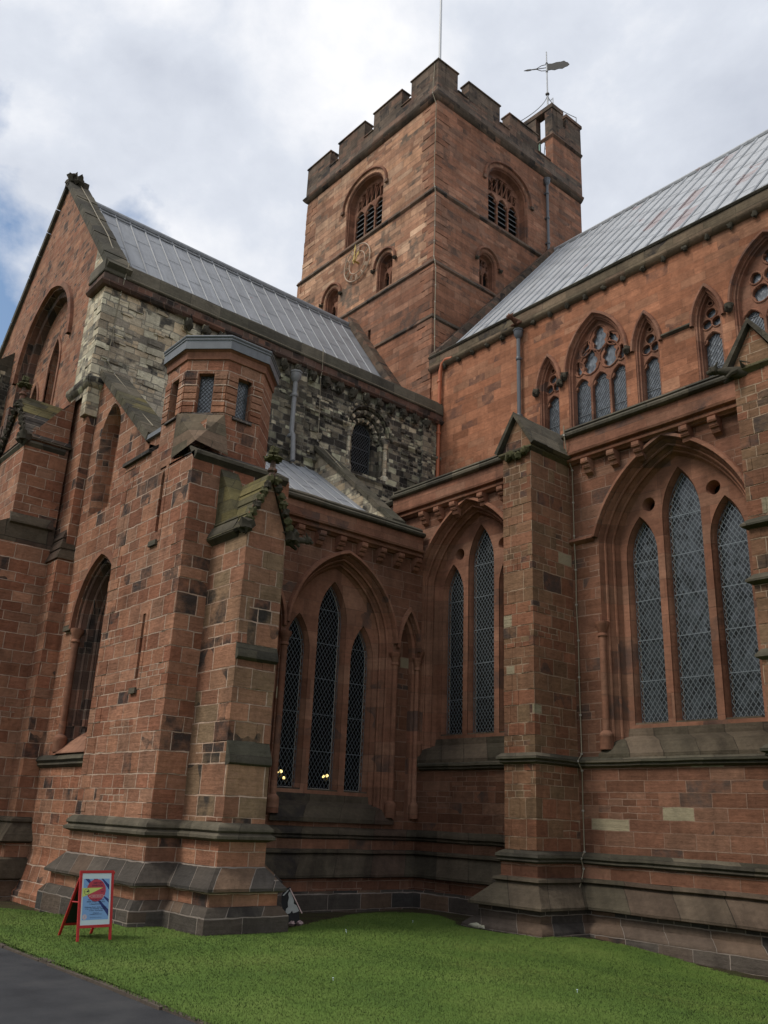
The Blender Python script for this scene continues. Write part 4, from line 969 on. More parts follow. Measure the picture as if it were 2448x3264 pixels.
for x, z1 in ((-30.9, 14.6), (-30.45, 15.2), (-31.35, 13.8)): mb.box((x-0.16, 7.95, 8), (x+0.16, YT+0.02, z1), M_DRESSB)
P(mb, 'gable_shafts')
# transept roof
mb = MB(); r0 = Vector((-25.0, 0, 17.75)); r1 = Vector((-29.4, 0, 23.98)); d = r1-r0
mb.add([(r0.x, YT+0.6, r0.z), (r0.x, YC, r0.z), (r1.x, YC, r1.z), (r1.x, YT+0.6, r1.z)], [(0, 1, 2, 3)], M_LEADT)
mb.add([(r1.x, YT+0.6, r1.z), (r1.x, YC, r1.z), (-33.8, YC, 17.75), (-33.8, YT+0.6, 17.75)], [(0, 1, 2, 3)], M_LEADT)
mb.add([(XT-0.2, YT+0.6, 17.6), (XT-0.2, YC, 17.6), (r0.x-0.1, YC, 17.75), (r0.x-0.1, YT+0.6, 17.75)], [(0, 1, 2, 3)], M_LEADT)
k = 0; y = YT+0.72
while y < 21.8:
    mb.tube([(r0.x, y, r0.z+0.02), (r1.x, y, r1.z+0.02)], 0.034, M_LEADT, 6)
    for j in range(4):
        f = ((j+(k*0.37) % 1.0)/4.0); p = r0+d*f; mb.tube([(p.x+0.01, y+0.04, p.z+0.012), (p.x+0.01, y+0.58, p.z+0.012)], 0.007, M_LEADT, 4)
    p = r0+d*0.955
    mb.tube([(p.x, y, p.z+0.05), (p.x+0.02, y+0.3, p.z+0.03), (p.x, y+0.62, p.z+0.05)], 0.035, M_LEADT, 5)
    y += 0.62; k += 1
mb.tube([(r1.x, YT+0.6, r1.z+0.05), (r1.x, 21.9, r1.z+0.05)], 0.12, M_LEADT, 8); P(mb, 'transept_roof')
mb = MB(); mb.extrude([(r0.x+0.2, 21.85, 17.6), (r1.x, 21.85, r1.z), (r1.x, 21.85, r1.z+0.5), (r0.x+0.2, 21.85, 18.15)], (0, YC-21.85-0.06, 0), M_TPAR); P(mb, 'roof_weathering')

# ---------------------------------------------------------------- chapel: east wall
FCE, FCS = FE(XE), FS(YS)
CE = 14.42
_, hCE = lancet_group('chapel_east_window', FCE, CE, 1.80, 6.5, 2.6, [(-1.12, 0.335, 6.15, 0.92), (0, 0.42, 7.1, 1.05), (1.10, 0.335, 6.15, 0.92)],
    2.0, 2.68, 1.95, 2.55, 6.62, [], M_GLASSD, M_DRESS, depth=0.5, shafts=[(CE+1.88, -0.02, 2.35, 6.45), (CE-1.88, -0.02, 2.35, 6.45)], gridpx=0.118, gridpz=0.18, gridr=0.0036)
mb = MB()
minis = []
for C in (16.78, 12.06):
    hf = hof(0.46, 1.25); q = MB()
    q.loft(FCE, [(archline(C, a, 2.0, 6.5, hf(a), 8), d_) for a, d_ in ((0.36, 0), (0.36, 0.08), (0.28, 0.1), (0.27, 0.26))], M_DRESS)
    q.panel(FCE, archline(C, 0.29, 2.0, 6.5, hf(0.29), 8), [], 0.25, M_AISLE)
    A = arc(C, 0.46, 6.6, hf(0.46), 8); B = arc(C, 0.37, 6.6, hf(0.37), 8); q.loft(FCE, [(A, 0), (A, -0.1), (B, -0.11), (B, 0.01)], M_DRESS)
    o = P(q, 'blind_lancet'); minis.append(archline(C, 0.36, 2.0, 6.5, hf(0.36), 8))
    if C > 15: shaft(FCE, 17.17, -0.0, 2.35, 6.42, 0.07, M_DRESS, o)
mb.panel(FCE, [(10.0, -0.4), (YA, -0.4), (YA, 9.6), (10.0, 9.6)], [hCE]+minis, 0, M_AISLE); P(mb, 'chapel_east_wall')
mb = MB(); mb.molding([(XE, 10.6), (XE, YA-0.2)], [(-0.1, 9.30), (0.09, 9.32), (0.12, 9.36), (0.20, 9.38), (0.22, 9.43), (0.15, 9.46), (0.16, 9.50), (0.26, 9.52), (0.28, 9.58), (0.2, 9.62), (0.2, 10.0), (-0.15, 10.0)], M_DRESS); par = P(mb, 'chapel_parapet')
mb = MB(); mb.molding([(XE, 10.6), (XE, YA-0.2)], [(-0.2, 9.98), (0.26, 9.98), (0.31, 10.02), (0.32, 10.08), (0.25, 10.14), (0.16, 10.16), (0.18, 10.22), (0.1, 10.3), (-0.3, 10.34)], M_COPE); mb.build('coping', par)
for y in (11.9, 12.64, 13.36, 14.06, 14.82, 15.52, 16.2, 16.9): corbel(None, FCE, y, 9.31, M_DRESS, par)
# plinth of the east wall, running into the western aisle bay
pC = [(XE, 10.2), (XE, YA), (-14.15, YA)]
mb = MB()
mb.molding(pC, [(-0.02, 1.78), (0.10, 1.72), (0.16, 1.66), (0.17, 1.60), (0.10, 1.56), (0.13, 1.52), (0.07, 1.48)], M_SLOPE)
mb.molding(pC, [(0.07, 1.48), (0.07, 1.26)], M_AISLE)
mb.molding(pC, [(0.07, 1.26), (0.17, 1.22), (0.18, 1.17), (0.10, 1.13), (0.13, 1.10), (0.47, 0.72), (0.50, 0.69), (0.50, 0.63), (0.36, 0.60)], M_SLOPE)
mb.molding(pC, [(0.36, 0.60), (0.36, 0.33), (0.42, 0.32)], M_AISLE)
mb.molding(pC, [(0.42, 0.32), (0.52, 0.25), (0.54, 0.2), (0.54, -0.5)], M_BASE)
P(mb, 'plinth')
# lead roof of the chapel
mb = MB(); r0 = Vector((XE-0.15, 0, 9.95)); r1 = Vector((XT, 0, 13.35)); d = r1-r0
mb.add([(r0.x, 9.2, r0.z), (r0.x, 16.45, r0.z), (r1.x, 16.45, r1.z), (r1.x, 9.2, r1.z)], [(0, 1, 2, 3)], M_LEADT)
for k in range(12):
    y = 9.4+k*0.6; mb.tube([(r0.x, y, r0.z+0.02), (r1.x, y, r1.z+0.02)], 0.032, M_LEADT, 6)
    for j in range(3):
        p = r0+d*((j+(k*0.43) % 1)/3); mb.tube([(p.x, y+0.04, p.z+0.012), (p.x, y+0.56, p.z+0.012)], 0.007, M_LEADT, 4)
P(mb, 'chapel_roof')
mb = MB()                                     # half gable and coping at its north end
mb.extrude([(XE-0.7, 16.42, 9.8), (XT, 16.42, 13.2), (XT, 16.42, 14.05), (XE-0.7, 16.42, 10.68)], (0, 0.3, 0), M_NORMP)
hg = P(mb, 'half_gable')
mb = MB(); a = Vector((XE-0.35, 0, 10.40)); b = Vector((XT, 0, 14.12)); dd = b-a
for k in range(7):
    p0 = a+dd*(k/7); p1 = a+dd*((k+1)/7-0.006); mb.extrude([(p0.x, 16.32, p0.z), (p1.x, 16.32, p1.z), (p1.x, 16.32, p1.z+0.17), (p0.x, 16.32, p0.z+0.17)], (0, 0.52, 0), M_COPE)
mb.build('coping', hg)
# dark interior behind the chapel windows
mb = MB(); x0, y0, z0, x1, y1, z1 = -23.35, 9.65, 0.2, XE-0.56, 17.1, 9.4
mb.add([(x0,y0,z0),(x1,y0,z0),(x1,y1,z0),(x0,y1,z0),(x0,y0,z1),(x1,y0,z1),(x1,y1,z1),(x0,y1,z1)], [(0,3,2,1),(4,5,6,7),(0,1,5,4),(2,3,7,6),(3,0,4,7)], M_BLACK)
bm_in = P(mb, 'chapel_interior')

# ---------------------------------------------------------------- chapel: south wall and stair mass
mb = MB()
SC_, shw, szs, sh = -21.25, 1.24, 6.35, 1.70
hf = hof(1.5, 1.95)
sl_ = lambda q: archline(SC_, q, 3.2, szs, hf(q), 12)
mb.loft(FCS, [(sl_(1.24), 0), (sl_(1.24), 0.1), (sl_(1.14), 0.12), (sl_(1.12), 0.26), (sl_(0.98), 0.28), (sl_(0.96), 0.46), (sl_(0.82), 0.48), (sl_(0.80), 0.66), (sl_(0.68), 0.68), (sl_(0.66), 0.95)], M_DRESSB)
for a, d_ in ((1.18, 0.1), (1.03, 0.26), (0.88, 0.46)): mb.tube([FCS(p[0], p[1], d_) for p in archline(SC_, a, 3.9, szs, hf(a), 12)], 0.05, M_DRESSB, 7)
CSW = P(mb, 'chapel_south_window')
q = MB(); A = [p for p in arc(SC_, 1.46, szs, hf(1.46), 12)]; B = arc(SC_, 1.32, szs, hf(1.32), 12)
q.loft(FCS, [(A, 0), (A, -0.1), (B, -0.11), (B, 0.01)], M_DRESS); q.box((SC_-1.85, YS-0.1, szs-0.02), (SC_-1.36, YS, szs+0.12), M_COPE); q.build('hood_mould', CSW)
q = MB(); q.panel(FCS, sl_(0.7), [], 0.93, M_GLASS); q.build('glass', CSW)
q = MB(); add_lattice(q, FCS, SC_, 0.66, 3.8, szs, hf(0.66), 0.9, 0.15, 0.2, 0.006, M_GRID); q.build('wire_guard', CSW)
q = MB(); q.add([FCS(SC_-1.26, 3.2, -0.12), FCS(SC_+1.26, 3.2, -0.12), FCS(SC_+0.66, 4.15, 0.95), FCS(SC_-0.66, 4.15, 0.95)], [(0, 1, 2, 3)], M_DRESS); q.build('sill', CSW)
shaft(FCS, SC_-1.14, 0.02, 3.55, 6.33, 0.085, M_DRESS, CSW)
# tall upper lancet
LC, lhw, lz, lh = -22.2, 0.66, 11.75, 0.98
hl_ = hof(lhw, lh); mb = MB()
ll = lambda q, z0=9.5: archline(LC, q, z0, lz, hl_(q), 9)
mb.loft(FCS, [(ll(0.66), 0), (ll(0.52), 0.22), (ll(0.50), 0.42), (ll(0.36), 0.44), (ll(0.34), 0.75)], M_GABLE)
mb.add([FCS(LC-0.66, 9.5, 0), FCS(LC+0.66, 9.5, 0), FCS(LC+0.34, 9.75, 0.75), FCS(LC-0.34, 9.75, 0.75)], [(0, 1, 2, 3)], M_BASE)
lw = P(mb, 'upper_lancet'); q = MB(); q.panel(FCS, ll(0.36, 9.6), [], 0.73, M_GLASS); q.build('glass', lw)
mb = MB()
mb.panel(FCS, [(-23.42, -0.5), (-16.6, -0.5), (-16.6, 10.4), (-18.9, 10.4), (-19.6, 10.7), (-23.42, 14.0)], [sl_(1.24), ll(0.66)], 0, M_CHAP)
P(mb, 'chapel_south_wall')
mb = MB(); a = Vector((-19.55, 0, 10.75)); b = Vector((-23.5, 0, 14.05)); dd = b-a
for k in range(8):
    p0 = a+dd*(k/8); p1 = a+dd*((k+1)/8-0.005); t = 0.20
    mb.extrude([(p0.x, YS-0.10, p0.z), (p1.x, YS-0.10, p1.z), (p1.x+0.08, YS-0.10, p1.z+t), (p0.x+0.08, YS-0.10, p0.z+t)], (0, 0.85, 0), M_YELL if k in (3, 4) else M_COPE)
P(mb, 'raking_coping')
mb = MB(); mb.molding([(-23.42, YS), (-20.1, YS)], [(-0.02, 3.20), (0.08, 3.16), (0.14, 3.06), (0.08, 3.0), (0.10, 2.95), (0.0, 2.88)], M_COPE); P(mb, 'string_course')
# sloping foot between the pilaster and the stair mass
mb = MB(); mb.molding([(-23.42, YS), (-20.0, YS)], [(-0.02, 0.9), (0.02, 0.8), (0.22, 0.1), (0.3, 0.05), (0.32, -0.5)], M_CHAP); P(mb, 'wall_foot')

MX0, MX1, MY0, BX1, BY0, BY1 = -20.05, -16.45, 8.27, -15.02, 8.94, 9.87
mb = MB()
FM = FS(MY0)
slits = [[(-17.93, 7.9), (-17.78, 7.9), (-17.78, 9.25), (-17.855, 9.42), (-17.93, 9.25)], [(-17.95, 4.62), (-17.82, 4.62), (-17.82, 6.04), (-17.95, 6.04)]]
mb.panel(FM, [(MX0, -0.5), (MX1, -0.5), (MX1, 9.45), (-17.45, 9.55), (-17.52, 10.1), (MX0, 10.1)], slits, 0, M_CHAP, 0.3)
for s in slits: mb.panel(FM, s, [], 0.29, M_BLACK)
mb.box((MX0, MY0+0.3, -0.5), (MX1-0.003, 10.8, 9.4), M_CHAP)
mb.add([(MX0, MY0, -0.5), (MX0, 10.8, -0.5), (MX0, 10.8, 10.1), (MX0, MY0, 10.1)], [(0, 1, 2, 3)], M_CHAP)
mb.add([(MX1, MY0, -0.5), (MX1, 10.8, -0.5), (MX1, 10.8, 9.45), (MX1, MY0, 9.45)], [(0, 1, 2, 3)], M_CHAP)
quoins(mb, MX1, MY0, 1, -1, 1.9, 9.3, 2.2, 0.31, M_CHAP, 0.016); quoins(mb, MX0, MY0, -1, -1, 1.9, 10.0, 2.2, 0.31, M_CHAP, 0.016)
STM = P(mb, 'stair_tower')
for (x0, x1, z0, z1) in ((-18.12, -17.62, 7.72, 9.5), (-18.1, -17.68, 4.45, 6.1)):   # dressed surround splays of the slits
    q = MB(); q.box((x1-0.12, MY0-0.012, z0-0.06), (x1, MY0+0.02, z1), M_CHAP)
    q.add([(x0, MY0-0.004, z0-0.03), (x0+0.18, MY0+0.10, z0+0.15), (x0+0.18, MY0+0.10, z1), (x0, MY0-0.004, z1)], [(0, 1, 2, 3)], M_CHAP)
    q.box((x0+0.04, MY0-0.06, z0-0.14), (x1-0.1, MY0+0.01, z0-0.02), M_COPE); q.build('slit_window', STM)
q = MB()                                     # weathered offsets and lead flat west of the turret
q.extrude([(MX0-0.06, MY0-0.08, 10.08), (MX0-0.06, MY0-0.08, 10.17), (MX0-0.06, MY0+0.34, 10.5), (MX0-0.06, MY0+0.34, 10.08)], (1.45, 0, 0), M_BASE)
q.box((MX0+0.55, MY0+0.28, 10.08), (-18.3, 9.6, 10.75), M_CHAP); q.box((MX0+0.45, MY0+0.2, 10.75), (-18.2, 9.6, 10.87), M_LEAD)
q.extrude([(MX0+0.0, MY0+0.3, 10.4), (MX0+0.6, MY0+0.3, 10.4), (MX0+0.6, MY0+0.3, 10.72)], (0, 1.2, 0), M_BASE)
q.build('weathering', STM)
q = MB(); q.molding([(MX0+2.0, MY0), (MX1, MY0), (MX1, 10.7)], [(-0.3, 9.72), (-0.12, 9.62), (0.0, 9.5), (0.0, 9.45)], M_BASE); 
q.molding([(MX1, MY0+0.0), (MX1, 10.7)], [(-0.35, 9.75), (0.12, 9.48), (0.12, 9.40), (0.03, 9.33), (0.0, 9.30)], M_COPE); q.build('string_course', STM)
# octagonal turret
OC = (-18.02, 9.56); ap, sd8 = 1.20, 0.497*2
oct_ = [(ap/cos(pi/8)*cos(a), ap/cos(pi/8)*sin(a)) for a in [(-pi/2-pi/8)+k*pi/4 for k in range(8)]]   # SSW corner first
mb = MB(); OZ0, OZ1 = 9.4, 12.36
wz0, wz1 = 10.78, 11.82
glz = MB(); ldg = MB(); jam = MB()
for k in range(8):
    a = (OC[0]+oct_[k][0], OC[1]+oct_[k][1]); b = (OC[0]+oct_[(k+1) % 8][0], OC[1]+oct_[(k+1) % 8][1])
    F = FG(a, (b[0]-a[0], b[1]-a[1])); l = math.hypot(b[0]-a[0], b[1]-a[1])
    hole = []
    if k in (0, 1, 2):
        hole = [[(l/2-0.19, wz0), (l/2+0.19, wz0), (l/2+0.19, wz1), (l/2-0.19, wz1)]]
        glz.panel(F, hole[0], [], 0.17, M_GLASSC)
        for i in range(-14, 22):
            for sg in (1, -1):
                z = wz0+i*0.105; p0 = (l/2-0.19, z); p1 = (l/2+0.19, z+sg*0.42)
                def cl(p, q_):
                    t0, t1 = 0.0, 1.0; dz = q_[1]-p[1]
                    for lim, s_ in ((wz0, 1), (wz1, -1)):
                        f0 = (p[1]-lim)*s_; f1 = (q_[1]-lim)*s_
                        if f0 < 0 and f1 < 0: return None
                        if f0 < 0: t0 = max(t0, f0/(f0-f1))
                        if f1 < 0: t1 = min(t1, f0/(f0-f1))
                    if t1-t0 < 0.02: return None
                    return [(p[0]+(q_[0]-p[0])*t, p[1]+dz*t) for t in (t0, t1)]
                c = cl(p0, p1)
                if c: ldg.tube([F(c[0][0], c[0][1], 0.155), F(c[1][0], c[1][1], 0.155)], 0.006, M_LEADING, 4)
    mb.panel(F, [(0, OZ0), (l, OZ0), (l, OZ1), (0, OZ1)], hole, 0, M_CHAP, 0.2)
    if k in (0, 1, 2):
        n_ = 6
        for j in range(n_):                  # rusticated jamb blocks
            z0 = wz0+0.02+j*(wz1-wz0)/n_; z1 = z0+(wz1-wz0)/n_-0.03
            for (u0, u1) in ((0.0, l/2-0.2), (l/2+0.2, l)):
                jam.extrude([F(u0+0.005, z0, -0.025), F(u1, z0, -0.025), F(u1, z1, -0.025), F(u0+0.005, z1, -0.025)], Vector(F(0, 0, 0.03))-Vector(F(0, 0, 0)), M_CHAP)
        jam.extrude([F(l/2-0.26, wz0-0.09, -0.06), F(l/2+0.26, wz0-0.09, -0.06), F(l/2+0.26, wz0, -0.03), F(l/2-0.26, wz0, -0.03)], Vector(F(0, 0, 0.2))-Vector(F(0, 0, 0)), M_BASE)
OCT = P(mb, 'octagonal_turret')
glz.build('glass', OCT); ldg.build('leading', OCT); jam.build('jamb_blocks', OCT)
def octring(c, r0, z0, r1, z1, m, mb):
    A = [(c[0]+x/ap*r0, c[1]+y/ap*r0, z0) for x, y in oct_]; B = [(c[0]+x/ap*r1, c[1]+y/ap*r1, z1) for x, y in oct_]
    mb.add(A+B, [(i, (i+1) % 8, (i+1) % 8+8, i+8) for i in range(8)], m)
q = MB(); octring(OC, ap+0.04, OZ1-0.18, ap+0.05, OZ1, M_DRESS, q); octring(OC, ap+0.05, OZ1, ap+0.12, OZ1+0.06, M_DRESS, q); octring(OC, ap, OZ1-0.2, ap+0.04, OZ1-0.18, M_DRESS, q); q.build('eaves_moulding', OCT)
q = MB(); zc = OZ1+0.05
octring(OC, ap+0.05, zc, ap+0.135, zc, M_LEAD, q); octring(OC, ap+0.135, zc, ap+0.13, zc+0.22, M_LEAD, q); octring(OC, ap+0.13, zc+0.22, ap+0.15, zc+0.235, M_LEAD, q); octring(OC, ap+0.15, zc+0.235, ap+0.14, zc+0.31, M_LEAD, q); octring(OC, ap+0.14, zc+0.31, 0.02, zc+0.75, M_LEAD, q)
pts = [(OC[0]+x/ap*(ap+0.14), OC[1]+y/ap*(ap+0.14), zc+0.32) for x, y in oct_]; q.tube(pts, 0.036, M_LEAD, 7, closed=True)
for x, y in oct_: q.tube([(OC[0]+x/ap*(ap+0.14), OC[1]+y/ap*(ap+0.14), zc+0.32), (OC[0], OC[1], zc+0.78)], 0.04, M_LEAD, 6)
q.build('lead_cap', OCT)
# broach from the square corner to the octagon
q = MB(); c0 = Vector((MX1+0.025, MY0-0.025, 9.72)); A = Vector((OC[0]+oct_[1][0]-0.02, MY0-0.012, 10.74)); B = Vector((OC[0]+oct_[2][0]+0.04, OC[1]+oct_[2][1]+0.02, 10.74))
A0 = Vector((A.x, MY0-0.025, 9.6)); B0 = Vector((MX1+0.025, B.y, 9.6))
q.add([c0, A, B, A0, B0], [(0, 2, 1), (0, 1, 3), (0, 4, 2)], M_CPAR)
q.build('broach', OCT)

# ---------------------------------------------------------------- corner buttress of the chapel
mb = MB(); FB = FE(BX1)
mb.box((MX1-0.05, BY0, -0.5), (BX1, BY1, 7.55), M_BUTT)
YM = (BY0+BY1)/2
mb.extrude([(BX1, BY0, 7.55), (BX1, BY1, 7.55), (BX1, YM, 8.72)], (MX1-BX1, 0, 0), M_BUTT)
quoins(mb, BX1, BY0, 1, -1, 3.3, 7.4, 3.4, 0.40, M_BUTT, 0.018, 0.3, 0.5); quoins(mb, BX1, BY1, 1, 1, 3.3, 7.5, 3.4, 0.40, M_BUTT, 0.018, 0.3, 0.5)
BUT = P(mb, 'corner_buttress')
q = MB()
for sy in (-1, 1):
    for (xa, xb) in ((BX1+0.06, BX1-0.36), (BX1-0.36, BX1-0.75), (BX1-0.75, BX1-1.1), (BX1-1.1, MX1)):
        for j in range(4):
            f0, f1 = j/4, (j+1)/4
            y0 = YM+sy*(0.57*(1-f0)); y1 = YM+sy*(0.57*(1-f1)); z0 = 7.5+1.30*f0; z1 = 7.5+1.30*f1
            q.extrude([(xa, y0, z0), (xa, y1, z1+0.02), (xa, y1, z1+0.09), (xa, y0+sy*0.05, z0+0.05)], (xb-xa+0.004, 0, 0), M_YELL)
q.build('stone_slates', BUT)
q = MB(); rng = random.Random(5)
for sy in (-1, 1):
    for j in range(8):
        f = j/8; q.blob((BX1+0.10, YM+sy*(0.58*(1-f)), 7.56+1.30*f), 0.085 if j else 0.15, M_CARVG if j % 3 else M_CARV, j+int(sy*3)+9, (0.9, 1, 1), 0.4, 6)
q.build('crockets', BUT)
q = MB()
for sy in (-1, 1): q.tube([(BX1+0.04, YM+sy*0.60, 7.55), (BX1+0.04, YM, 8.80)], 0.05, M_DRESS, 6)
q.build('gable_moulding', BUT)
finial(BUT, (BX1+0.0, YM, 8.7), 0.92)
beast(BUT, (BX1-0.1, BY1+0.12, 7.52), (0.35, 1), 0.62, M_CARV, 21)
q = MB(); q.molding([(MX1, BY0), (BX1-0.35, BY0)], [(-0.02, 7.86), (0.04, 7.82), (0.14, 7.6), (0.14, 7.52), (0.03, 7.45), (0, 7.42)], M_COPE); q.build('weathering', BUT)
for (z0, z1, pr) in ((4.90, 5.22, 0.10), (2.90, 3.34, 0.16)):
    q = MB(); q.molding([(BX1, BY0-0.01), (BX1, BY1+0.01)], [(-0.01, z1), (pr, z0+0.07), (pr, z0), (pr-0.04, z0-0.03), (0.0, z0-0.05)], M_COPE); q.build('weathering', BUT)
q = MB()                                     # lower stage below each set-off stands a little further out
q.box((BX1-0.1, BY0+0.002, -0.4), (BX1+0.09, BY1-0.002, 2.92), M_BUTT); quoins(q, BX1+0.09, BY0+0.002, 1, -1, 1.85, 2.9, 3.4, 0.40, M_BUTT, 0.018, 0.3, 0.5); q.build('lower_stage', BUT)
# small lean-to filling between the gablet and the stair tower
q = MB(); q.extrude([(MX1, BY0+0.02, 7.9), (MX1, BY0+0.02, 9.25), (MX1+0.9, BY0+0.02, 7.9)], (0, 0.45, 0), M_YELL); q.build('stone_slates', BUT)

# plinth of the stair tower and buttress
pM = [(MX0, YS+0.1), (MX0, MY0), (MX1, MY0), (MX1, BY0), (BX1+0.07, BY0), (BX1+0.07, BY1), (MX1, BY1), (MX1, 10.8), (XE, 10.8)]
mb = MB()
mb.molding(pM, [(-0.02, 1.84), (0.05, 1.82), (0.13, 1.74), (0.14, 1.69), (0.09, 1.65), (0.17, 1.60), (0.17, 1.55), (0.05, 1.50)], M_COPE)
mb.molding(pM, [(0.05, 1.50), (0.05, 1.08)], M_CHAP)
mb.molding(pM, [(0.05, 1.08), (0.34, 0.76), (0.37, 0.73), (0.37, 0.68), (0.25, 0.65)], M_BASE)
mb.molding(pM, [(0.25, 0.65), (0.25, 0.43)], M_CHAP)
mb.molding(pM, [(0.25, 0.43), (0.30, 0.42), (0.41, 0.28), (0.42, 0.24), (0.42, -0.5)], M_BASE)
P(mb, 'plinth')

# ---------------------------------------------------------------- transept corner pilaster and big buttress
mb = MB(); px0, px1, py = -24.9, -23.42, 8.12
mb.box((px0, py, -0.5), (px1, YS+0.05, 8.45), M_CHAP)
mb.box((px0, py+0.18, 8.4), (px1-0.06, YS+0.05, 13.6), M_CHAP)
quoins(mb, px1, py, 1, -1, 1.8, 8.3, 2.2, 0.31, M_CHAP, 0.016, 0.3, 0.4)
PIL = P(mb, 'corner_pilaster')
q = MB()
for k, (z0, z1, a0, a1) in enumerate(((8.35, 8.68, 0.05, -0.06), (8.66, 9.0, -0.02, -0.12), (8.98, 9.25, -0.08, -0.18))):
    q.molding([(px0, py), (px1, py), (px1, YS)], [(-0.2, z1), (a1, z1), (a0, z0+0.04), (a0, z0)], M_SLOPE)
q.build('weathering', PIL)
q = MB(); q.molding([(px0, YT), (px1-0.0, YT), (px1, YS)], [(-0.02, 14.0), (0.06, 13.97), (0.15, 13.86), (0.15, 13.72), (0.05, 13.6), (-0.02, 13.55)], M_NORM); q.box((px1-0.35, YT-0.02, 12.7), (px1+0.0, YS, 13.6), M_NORMP); q.build('string_course', PIL)

gx, gy0, gy1 = -24.30, 6.98, 8.12
mb = MB(); mb.box((-26.4, gy0, 8.9), (gx, gy1+0.1, 11.9), M_CHAP)
mb.extrude([(gx, gy0+0.05, 11.9), (gx, gy1+0.05, 11.9), (gx, gy1+0.05, 13.45)], (-2.1, 0, 0), M_CHAP)
mb.box((-26.4, 5.75, -0.5), (gx+0.06, gy1+0.08, 8.75), M_CHAP)
mb.extrude([(gx+0.06, 5.75, 8.75), (gx+0.06, gy1+0.08, 8.75), (gx+0.06, gy1+0.08, 9.42), (gx+0.06, gy0, 9.42)], (-2.1, 0, 0), M_SLOPE)
BIGB = P(mb, 'transept_buttress')
q = MB(); q.molding([(gx, gy0-0.05), (gx, gy1)], [(-0.02, 9.62), (0.03, 9.58), (0.15, 9.36), (0.15, 9.30), (0.06, 9.26)], M_SLOPE); q.build('weathering', BIGB)
q = MB(); q.molding([(-26.4, gy0), (gx, gy0), (gx, gy1)], [(-0.02, 11.82), (0.06, 11.75), (0.07, 11.70), (0.0, 11.6)], M_COPE); q.build('weathering', BIGB)
q = MB(); gxm = gx-1.06
for sx in (-1, 1):
    for j in range(5):
        f0, f1 = j/5, (j+1)/5
        xa = gxm+sx*1.12*(1-f0); xb = gxm+sx*1.12*(1-f1); z0 = 11.82+1.6*f0; z1 = 11.82+1.6*f1
        q.extrude([(xa, gy0-0.06, z0), (xb, gy0-0.06, z1+0.02), (xb, gy0-0.06, z1+0.09), (xa+sx*0.04, gy0-0.06, z0+0.05)], (0, gy1-gy0+0.2, 0), M_YELL if j > 2 else M_BASE)
q.build('stone_slates', BIGB)
q = MB(); q.extrude([(gxm-1.1, gy0, 11.6), (gxm+1.06, gy0, 11.6), (gxm, gy0, 13.4)], (0, 0.3, 0), M_CHAP); q.build('gablet', BIGB)
q = MB()
for sx in (-1, 1):
    for j in range(9): f = j/9; q.blob((gxm+sx*1.14*(1-f), gy0-0.1, 11.8+1.6*f), 0.09 if j else 0.2, M_CARV, j+40, (1, 0.9, 1), 0.4, 6)
q.build('crockets', BIGB)
finial(BIGB, (gxm, gy0-0.02, 13.3), 1.0, M_CARVG)
# lower plinth of the big buttress
pB = [(-26.4, 5.75), (gx+0.06, 5.75), (gx+0.06, gy1), (-23.42, gy1), (-23.42, YS)]
mb = MB()
mb.molding(pB, [(-0.02, 1.72), (0.08, 1.66), (0.10, 1.6), (0.06, 1.56), (0.3, 1.22), (0.32, 1.15), (0.15, 1.1)], M_SLOPE)
mb.molding(pB, [(0.15, 1.1), (0.15, 0.78)], M_CHAP); mb.molding(pB, [(0.15, 0.78), (0.3, 0.74), (0.40, 0.40), (0.4, 0.32), (0.28, 0.28)], M_SLOPE)
mb.molding(pB, [(0.28, 0.28), (0.30, -0.5)], M_BASE); P(mb, 'plinth')

# ================================================================== THINGS FIXED TO THE CATHEDRAL
# flagpole
t = thing('flagpole', 'tall thin white flagpole behind the near corner of the tower battlements', 'flagpole', (-24.9, 23.2, 34.6))
mb = MB(); mb.tube([(-24.9, 23.2, 34.6), (-24.93, 23.2, 40), (-24.95, 23.2, 46.5)], [0.075, 0.065, 0.045], M_WHITE, 10); mb.build('pole', t)
mb = MB(); mb.box((-25.1, 23.0, 34.6), (-24.7, 23.4, 34.9), M_IRONP); mb.build('pole_base', t)
mb = MB(); mb.blob((-24.95, 23.2, 46.6), 0.11, M_GOLD, 1, (1, 1, 1), 0.0, 6); mb.build('pole_cap', t)
# weather vane on the tower stair turret
wx, wy = -25.4, 32.2
t = thing('weather_vane', 'dark banner weather vane on a tall spike and four curved legs above the tower turret', 'weather vane', (wx, wy, 39.5))
mb = MB(); mb.tube([(wx, wy, 38.4), (wx, wy, 45.1)], [0.055, 0.035], M_VPOLE, 8); mb.build('spike', t)
for (lx, ly, lz) in ((-26.55, 31.15, 39.6), (-24.2, 31.15, 39.6), (-24.2, 33.2, 39.55), (-26.55, 33.2, 38.4)):
    mb = MB(); pts = []
    for i in range(9):
        f = i/8; s = f**0.55
        pts.append((wx+(lx-wx)*(1-(1-f)**1.0)**1.7 if False else wx+(lx-wx)*(f**1.6), wy+(ly-wy)*(f**1.6), 41.95+(lz+0.5-41.95)*f**0.9))
    pts.append((lx, ly, lz-0.1)); mb.tube(pts, 0.026, M_VPOLE, 6); mb.build('leg', t)
mb = MB(); mb.lathe((wx, wy, 41.85), [(0.06, 0), (0.12, 0.06), (0.12, 0.12), (0.05, 0.18)], M_VANE, 8); mb.build('collar', t)
